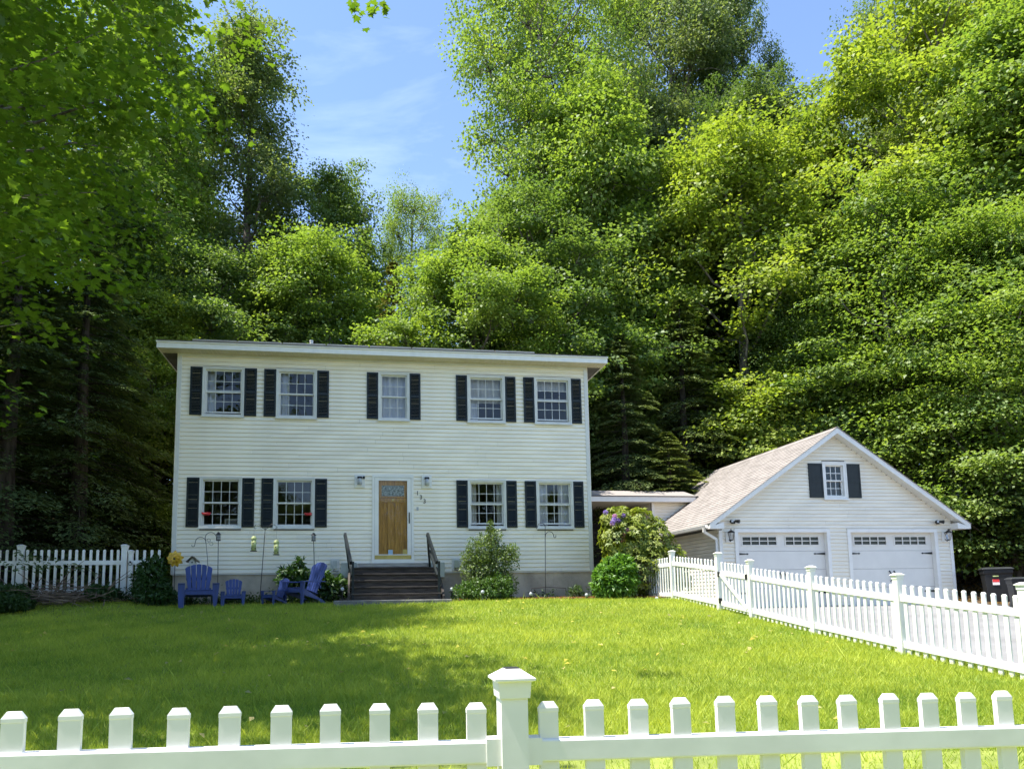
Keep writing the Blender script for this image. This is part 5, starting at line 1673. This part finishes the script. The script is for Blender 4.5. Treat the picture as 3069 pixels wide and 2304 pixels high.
# ------------------------------------------------------------------ blue garden chairs
def make_chair(label, loc, rz, sc=1.0, nback=5):
    t = thing('adirondack_chair', label, 'chair', loc, rz, 'blue slatted garden chairs in front of the house')
    def B(name, mb, **k): return mb.build(name, M['blue'], t, bevel=0.005 * sc, **k)
    W = 0.56 * sc
    S = lambda *a: tuple(x * sc for x in a)
    # broad front legs, tapering to the ground
    for s in (-1, 1):
        x0 = s * (W / 2 + 0.075 * sc)
        pr = [(x0 - .035 * sc - .02 * sc, 0.0), (x0 + .035 * sc - .02 * sc * s, 0.0), (x0 + .075 * sc, .52 * sc), (x0 - .075 * sc, .52 * sc)]
        B('front_leg', MB().prism(pr, -0.02 * sc, 0.015 * sc, 'y'))
        # side stringer from seat front to the ground at the back
        sx = s * (W / 2 + 0.0 * sc)
        B('rear_leg', MB().prism([(-0.02 * sc, .26 * sc), (-0.02 * sc, .37 * sc), (.10 * sc, .37 * sc), (.62 * sc, .10 * sc), (.74 * sc, 0.0), (.62 * sc, 0.0), (.46 * sc, .12 * sc)], sx - .014 * sc, sx + .014 * sc, 'x'))
        # arm
        ax = s * (W / 2 + 0.075 * sc)
        pts = [(ax - .075 * sc, -.05 * sc), (ax + .075 * sc, -.05 * sc), (ax + .07 * sc, .25 * sc), (ax + .03 * sc * s + .02 * sc, .58 * sc), (ax + .03 * sc * s - .05 * sc, .58 * sc), (ax - .07 * sc, .25 * sc)]
        B('arm', MB().prism(pts, .522 * sc, .545 * sc, 'z'))
    # seat slats, falling to the back
    for i in range(5):
        y0 = -0.03 + i * 0.098
        z0 = 0.385 - max(0, y0) * 0.30
        mb = MB().bar((-W / 2 - .02 * sc, (y0 + .045) * sc, z0 * sc), (W / 2 + .02 * sc, (y0 + .045) * sc, z0 * sc), .09 * sc, .022 * sc, (0, .28, 1))
        B('seat_slat', mb)
    B('apron', MB().box(-W / 2, W / 2, -.034 * sc, -.021 * sc, .29 * sc, .374 * sc))
    # fan-shaped back
    rec = 0.36
    def bp(x, h): return (x, (.44 + math.sin(rec) * h) * sc, (.24 + math.cos(rec) * h) * sc)
    n = nback
    for i in range(n):
        a, b = -1 + 2 * i / n, -1 + 2 * (i + 1) / n
        wb, wt = .21 * sc, .30 * sc
        g = .006 * sc
        top = lambda q: .80 - .10 * q * q
        hs = [0.0, 0.4, top(a) - .02, top((a + b) / 2), top(b) - .02]
        P = [bp(a * wb + g, 0), bp(b * wb - g, 0), bp(b * wt - g, top(b)), bp((a + b) / 2 * wt, top((a + b) / 2) + .008), bp(a * wt + g, top(a))]
        off = Vector((0, math.cos(rec), -math.sin(rec))) * .022 * sc
        vs = P + [tuple(Vector(p) + off) for p in P]
        m = 5
        fs = [tuple(range(m)), tuple(range(2 * m - 1, m - 1, -1))] + [(k, k + m, (k + 1) % m + m, (k + 1) % m) for k in range(m)]
        B('back_slat', MB().add(vs, fs))
    for h in (.20, .46):
        p, q = bp(-.27 * sc, h), bp(.27 * sc, h)
        o2 = Vector((0, math.cos(rec), -math.sin(rec))) * .036 * sc
        B('back_rail', MB().bar(Vector(p) + o2, Vector(q) + o2, .022 * sc, .07 * sc))
    return t
def chair_emblem(t, sc):
    pass
make_chair('large blue slatted chair facing the lawn beside the lily clump', hp(0.94, -1.55), ANG + R_(12))
make_chair('small blue chair next to the large front-facing blue chair', hp(1.63, -1.3), ANG + R_(8), 0.63)
make_chair('small blue chair turned left in front of the bird feeder pole', hp(2.38, -1.25), ANG - R_(50), 0.63)
make_chair('large blue slatted chair turned sideways in front of the peony', hp(2.95, -1.35), ANG - R_(52))

# ------------------------------------------------------------------ garden ornaments on poles
def hook_pts(c, r, a0, a1, n=10):
    return [(c[0] + r * math.cos(a), 0, c[1] + r * math.sin(a)) for a in np.linspace(a0, a1, n)]
def at_h(u, v): return (*house_pt(u, v)[:2], 0.0)

t = thing('shepherd_hook', 'black double shepherd hook with a curled bracket behind the large left chair', 'plant hook', at_h(0.98, -0.6), ANG)
mb = MB()
mb.tube([(0.01, 0, -0.1), (0, 0, 0.4), (-0.06, 0, 1.1), (-0.105, 0, 1.5)] + hook_pts((0.005, 1.56), 0.125, math.pi * 1.05, 0.05, 12) + [(0.13, 0, 1.50)], 0.007, 5)
mb.build('main_rod', M['black'], t, smooth=True)
mb = MB().tube([(-0.09, 0, 1.40)] + hook_pts((-0.22, 1.46), 0.115, -0.1, math.pi * 0.98, 10) + [(-0.345, 0, 1.40)] + hook_pts((-0.385, 1.385), 0.032, 0, -math.pi * 1.1, 6), 0.007, 5)
mb.build('side_hook', M['black'], t, smooth=True)
MB().tube(hook_pts((-0.04, 1.50), 0.04, 3.5, -2.5, 9) + hook_pts((0.02, 1.42), 0.04, 1.5, -3, 8), 0.005, 4).build('scroll', M['black'], t)

def lantern_stake(u, v, ztop, lean, label):
    t = thing('lantern_stake', label, 'lantern', at_h(u, v), ANG, 'small black lanterns on thin stakes')
    MB().tube([(lean, 0, -0.1), (0, 0, ztop - 0.2)], 0.009, 5).build('stake', M['black'], t)
    MB().lathe([(0.055, 0), (0.055, 0.02), (0.0, 0.02)], 8, (0, 0, ztop - 0.2)).build('base', M['black'], t)
    cg = MB()
    for k in range(6):
        a = k * math.pi / 3
        cg.tube([(.047 * math.cos(a), .047 * math.sin(a), ztop - .18), (.047 * math.cos(a), .047 * math.sin(a), ztop - .06)], 0.004, 4)
    cg.lathe([(.05, ztop - .125), (.05, ztop - .118), (.044, ztop - .118), (.044, ztop - .125)], 8)
    cg.build('cage', M['black'], t)
    MB().lathe([(.04, ztop - .178), (.04, ztop - .062), (0, ztop - .062)], 8).build('glass', M['lampglass'], t, smooth=True)
    MB().lathe([(.07, ztop - .06), (.05, ztop - .04), (.03, ztop - .02), (.03, ztop - .01), (.012, ztop), (0, ztop + .01)], 8).build('cap', M['black'], t)
lantern_stake(1.155, -0.6, 1.69, 0.02, 'small black lantern on a stake under the leftmost ground-floor window')
lantern_stake(3.32, -0.3, 1.70, 0.06, 'small black lantern on a leaning stake above the sideways large chair')

t = thing('feeder_pole', 'leaning black pole with scrolled arms holding two bird feeders', 'feeder pole', at_h(2.12, -0.6), ANG)
MB().tube([(-0.01, 0, -0.1), (0.012, 0, 0.3), (0.095, 0, 1.78)], 0.010, 6).build('pole', M['black'], t)
for s in (-1, 1):
    dx = 0.255 if s < 0 else 0.275
    MB().tube([(0.095, 0, 1.74), (0.095 + s * .06, 0, 1.80), (0.095 + s * .14, 0, 1.875), (0.095 + s * .22, 0, 1.865), (0.095 + s * dx, 0, 1.80), (0.095 + s * (dx - .03), 0, 1.77), (0.095 + s * (dx - .05), 0, 1.79)], 0.006, 5).build('arm', M['black'], t, smooth=True)
for s in (-1, 1):
    MB().tube([(0.095, 0, 1.76), (0.095 + s * .04, 0, 1.84), (0.095 + s * .07, 0, 1.78)], 0.005, 4).build('scroll', M['black'], t)
def feeder(u, z0, label):
    t = thing('bird_feeder', label, 'bird feeder', (*house_pt(u, -0.6)[:2], z0), ANG, 'green tube bird feeders')
    MB().lathe([(.075, -.005), (.08, 0), (.08, .012), (0, .012)], 14).build('tray', M['binlid'], t)
    MB().lathe([(.056, .012), (.056, .27), (0, .27)], 14).build('tube', M['feeder'], t, smooth=True)
    MB().lathe([(.068, .27), (.066, .285), (.052, .33), (.03, .35), (0, .352)], 14).build('lid', M['feeder'], t, smooth=True)
    for k in range(6):
        a = k * math.pi / 3 + .3
        zz = .06 if k % 2 else .18
        MB().lathe([(.016, 0), (.016, .008), (0, .008)], 8).build('port', M['binlid'], t, (.055 * math.cos(a), .055 * math.sin(a), zz), (0, math.pi / 2, a))
    MB().tube([(-.03, 0, .33), (0, 0, .42), (.03, 0, .33)], 0.003, 4).build('hanger', M['black'], t)
    MB().tube([(0, 0, .42), (0, 0, .56)], 0.002, 4).build('wire', M['black'], t)
feeder(1.96, 1.245, 'green tube bird feeder on the left arm of the feeder pole')
feeder(2.477, 1.155, 'lower green tube bird feeder on the right arm of the feeder pole')

t = thing('shepherd_hook', 'black double shepherd hook standing under the rightmost ground-floor window', 'plant hook', at_h(9.0, -0.5), ANG)
MB().tube([(-0.01, 0, -0.1), (0, 0, 0.2), (0.03, 0, 1.75)] + hook_pts((-0.065, 1.83), 0.10, 0.0, math.pi * 1.0, 10) + [(-0.185, 0, 1.79), (-0.20, 0, 1.80)], 0.008, 5).build('main_rod', M['black'], t, smooth=True)
MB().tube([(0.022, 0, 1.35), (0.028, 0, 1.55)] + hook_pts((0.14, 1.61), 0.105, math.pi, 0.1, 10) + [(0.25, 0, 1.585)] + hook_pts((0.277, 1.585), 0.025, math.pi, 2 * math.pi, 5) + [(0.305, 0, 1.63)], 0.008, 5).build('side_hook', M['black'], t, smooth=True)
MB().tube([(-.35, 0, .30), (0.0, .02, .33), (.52, .0, .30)], 0.008, 5).tube([(-.35, 0, .30), (-.36, 0, .0)], .007, 5).tube([(.52, 0, .30), (.53, 0, 0)], .007, 5).build('edging_hoop', M['stepwood'], t)

# yellow flower pinwheel
t = thing('flower_pinwheel', 'yellow and orange flower pinwheel on a stem above the lily clump', 'pinwheel', at_h(0.295, -1.0), ANG)
MB().tube([(0.0, 0.02, -0.1), (0, 0.02, 1.05)], 0.008, 5).build('stem', M['black'], t)
for layer, (n, r, tw, yo) in enumerate(((9, 0.19, 0.0, 0.0), (8, 0.115, 0.3, -0.035))):
    for k in range(n):
        a = 2 * math.pi * k / n + tw
        vs, fs = [], []
        m = 6
        for i in range(m + 1):
            s_ = i / m
            wdt = 0.062 * (r / 0.19) * math.sin(math.pi * min(1, 0.12 + 0.86 * s_)) ** 0.8
            yy = yo - 0.03 * math.sin(s_ * 3.0) + 0.03 * s_ * s_
            vs += [(-wdt, yy - 0.015, r * s_), (0, yy + 0.008, r * s_ * 1.0), (wdt, yy + 0.012, r * s_)]
        for i in range(m):
            for j in range(2):
                q = i * 3 + j
                fs.append((q, q + 1, q + 4, q + 3))
        MB().add(vs, fs).build('petal', M['yellow'], t, (0, 0, 1.05), (0, a, 0), smooth=True)
MB().lathe([(0.0, -.01), (.022, -.005), (.022, .01), (0, .02)], 10).build('centre', M['stepwood'], t, (0, -0.06, 1.05), (math.pi / 2, 0, 0))

# birdhouse
t = thing('bird_house', 'small white birdhouse with thatched roof on a post behind the large left chair', 'birdhouse', at_h(0.60, -0.6), ANG)
MB().tube([(0, 0, -.1), (0, 0, .90)], 0.02, 6).build('post', M['stepwood'], t)
MB().prism([(-.07, .88), (.07, .88), (.07, 1.0), (0, 1.09), (-.07, 1.0)], -.08, .08, 'y').build('box', M['trim'], t)
MB().lathe([(.018, 0), (.018, .006), (0, .006)], 10).build('entrance', M['black'], t, (0, -.081, .985), (math.pi / 2, 0, 0))
for s in (-1, 1):
    MB().prism([(0, 1.135), (s * .135, 1.005), (s * .125, .985), (0, 1.105)][::s], -.12, .12, 'y').build('roof_slope', M['thatch'], t)

# solar path lights
def path_light(u, v, z, label, h=0.26):
    X, Y = h2w(u, v)
    t = thing('path_light', label, 'path light', (X, Y, z), ANG, 'small globe path lights along the bed')
    MB().tube([(0, 0, -.08), (0, 0, h - .08)], 0.010, 6).build('stake', M['black'], t)
    MB().lathe([(0.02, -.085), (.036, -.075), (.036, -.062), (0, -.062)], 10, (0, 0, h)).build('collar', M['black'], t)
    MB().lathe([(.018, -.062), (.036, -.05), (.042, -.025), (.036, .004), (.018, .02), (0, .024)], 12, (0, 0, h)).build('globe', M['lampglass'], t, smooth=True)
for u, v, z, lb in ((4.03, -1.25, 0.09, 'globe path light left of the front steps'), (6.55, -1.2, 0.05, 'globe path light right of the front steps'),
                    (7.22, -1.62, -0.02, 'globe path light in front of the loose grey-green shrub'), (8.42, -1.35, -0.08, 'globe path light in the mulch left of the shepherd hook'),
                    (9.72, -1.55, -0.12, 'globe path light in the mulch near the round bush'), (11.12, -2.35, -0.22, 'globe path light at the foot of the rhododendron'),
                    (12.0, -3.0, -0.28, 'globe path light on the lawn by the driveway fence')):
    path_light(u, v, z, lb)

# ------------------------------------------------------------------ wheeled rubbish bins
def wheelie(label, loc, rz, w, h, extra):
    t = thing('wheelie_bin', label, 'rubbish bin', loc, rz, 'wheeled rubbish bins by the garage')
    d = w * 1.05
    b0, b1 = w * 0.40, w * 0.5
    mb = MB()
    lv = [(b0, d * .38, 0.03), (b1 * .97, d * .47, h * .80), (b1 * 1.02, d * .50, h * .82), (b1 * 1.04, d * .51, h * .93)]
    vs = []
    for a, b, z in lv: vs += [(-a, -b, z), (a, -b, z), (a, b, z), (-a, b, z)]
    fs = [(3, 2, 1, 0)]
    for i in range(3):
        for k in range(4):
            k2 = (k + 1) % 4
            fs.append((i * 4 + k, i * 4 + k2, i * 4 + 4 + k2, i * 4 + 4 + k))
    fs.append((12, 13, 14, 15))
    mb.add(vs, fs).build('body', M['bin'], t, bevel=0.02)
    a, b = b1 * 1.10, d * .55
    lid = MB()
    L = [(a, b, h * .932), (a, b, h * .955), (a * .85, b * .8, h * .995), (a * .5, b * .45, h * 1.0)]
    vs = []
    for p, q, z in L: vs += [(-p, -q, z), (p, -q, z), (p, q, z), (-p, q, z)]
    lid.add(vs, fs).build('lid', M['binlid'], t, bevel=0.012)
    MB().box(-w * .22, w * .02, -.006, 0, 0, h * .19).build('label', M['paper'], t, (0, -d * .455, h * .50), (-0.06, 0, 0))
    MB().box(-w * .215, w * .015, -.009, -.0062, h * .075, h * .183).build('label_print', M['red'], t, (0, -d * .455, h * .50), (-0.06, 0, 0))
    if extra: MB().box(-w * .2, w * .0, -.006, 0, 0, h * .03).build('name_strip', M['feeder'], t, (0, -d * .478, h * .73), (-0.06, 0, 0))
    for s in (-1, 1):
        MB().lathe([(0, -.03), (.10, -.03), (.12, -.02), (.12, .02), (.10, .03), (0, .03)], 14).build('wheel', M['bin'], t, (s * b0 * .95, d * .42, .12), (0, math.pi / 2, 0))
    MB().tube([(-b1 * .8, d * .58, h * .86), (b1 * .8, d * .58, h * .86)], .015, 6).build('handle', M['bin'], t)
wheelie('black wheeled bin with red label beside the garage, the farther one', (14.75, 20.7, gz(14.75, 20.7) + 0.05), R_(-26), 0.66, 0.98, True)
wheelie('black wheeled bin with grey lid cut by the right picture edge', (12.95, 17.3, gz(12.95, 17.3) + 0.01), R_(-24), 0.56, 0.80, False)
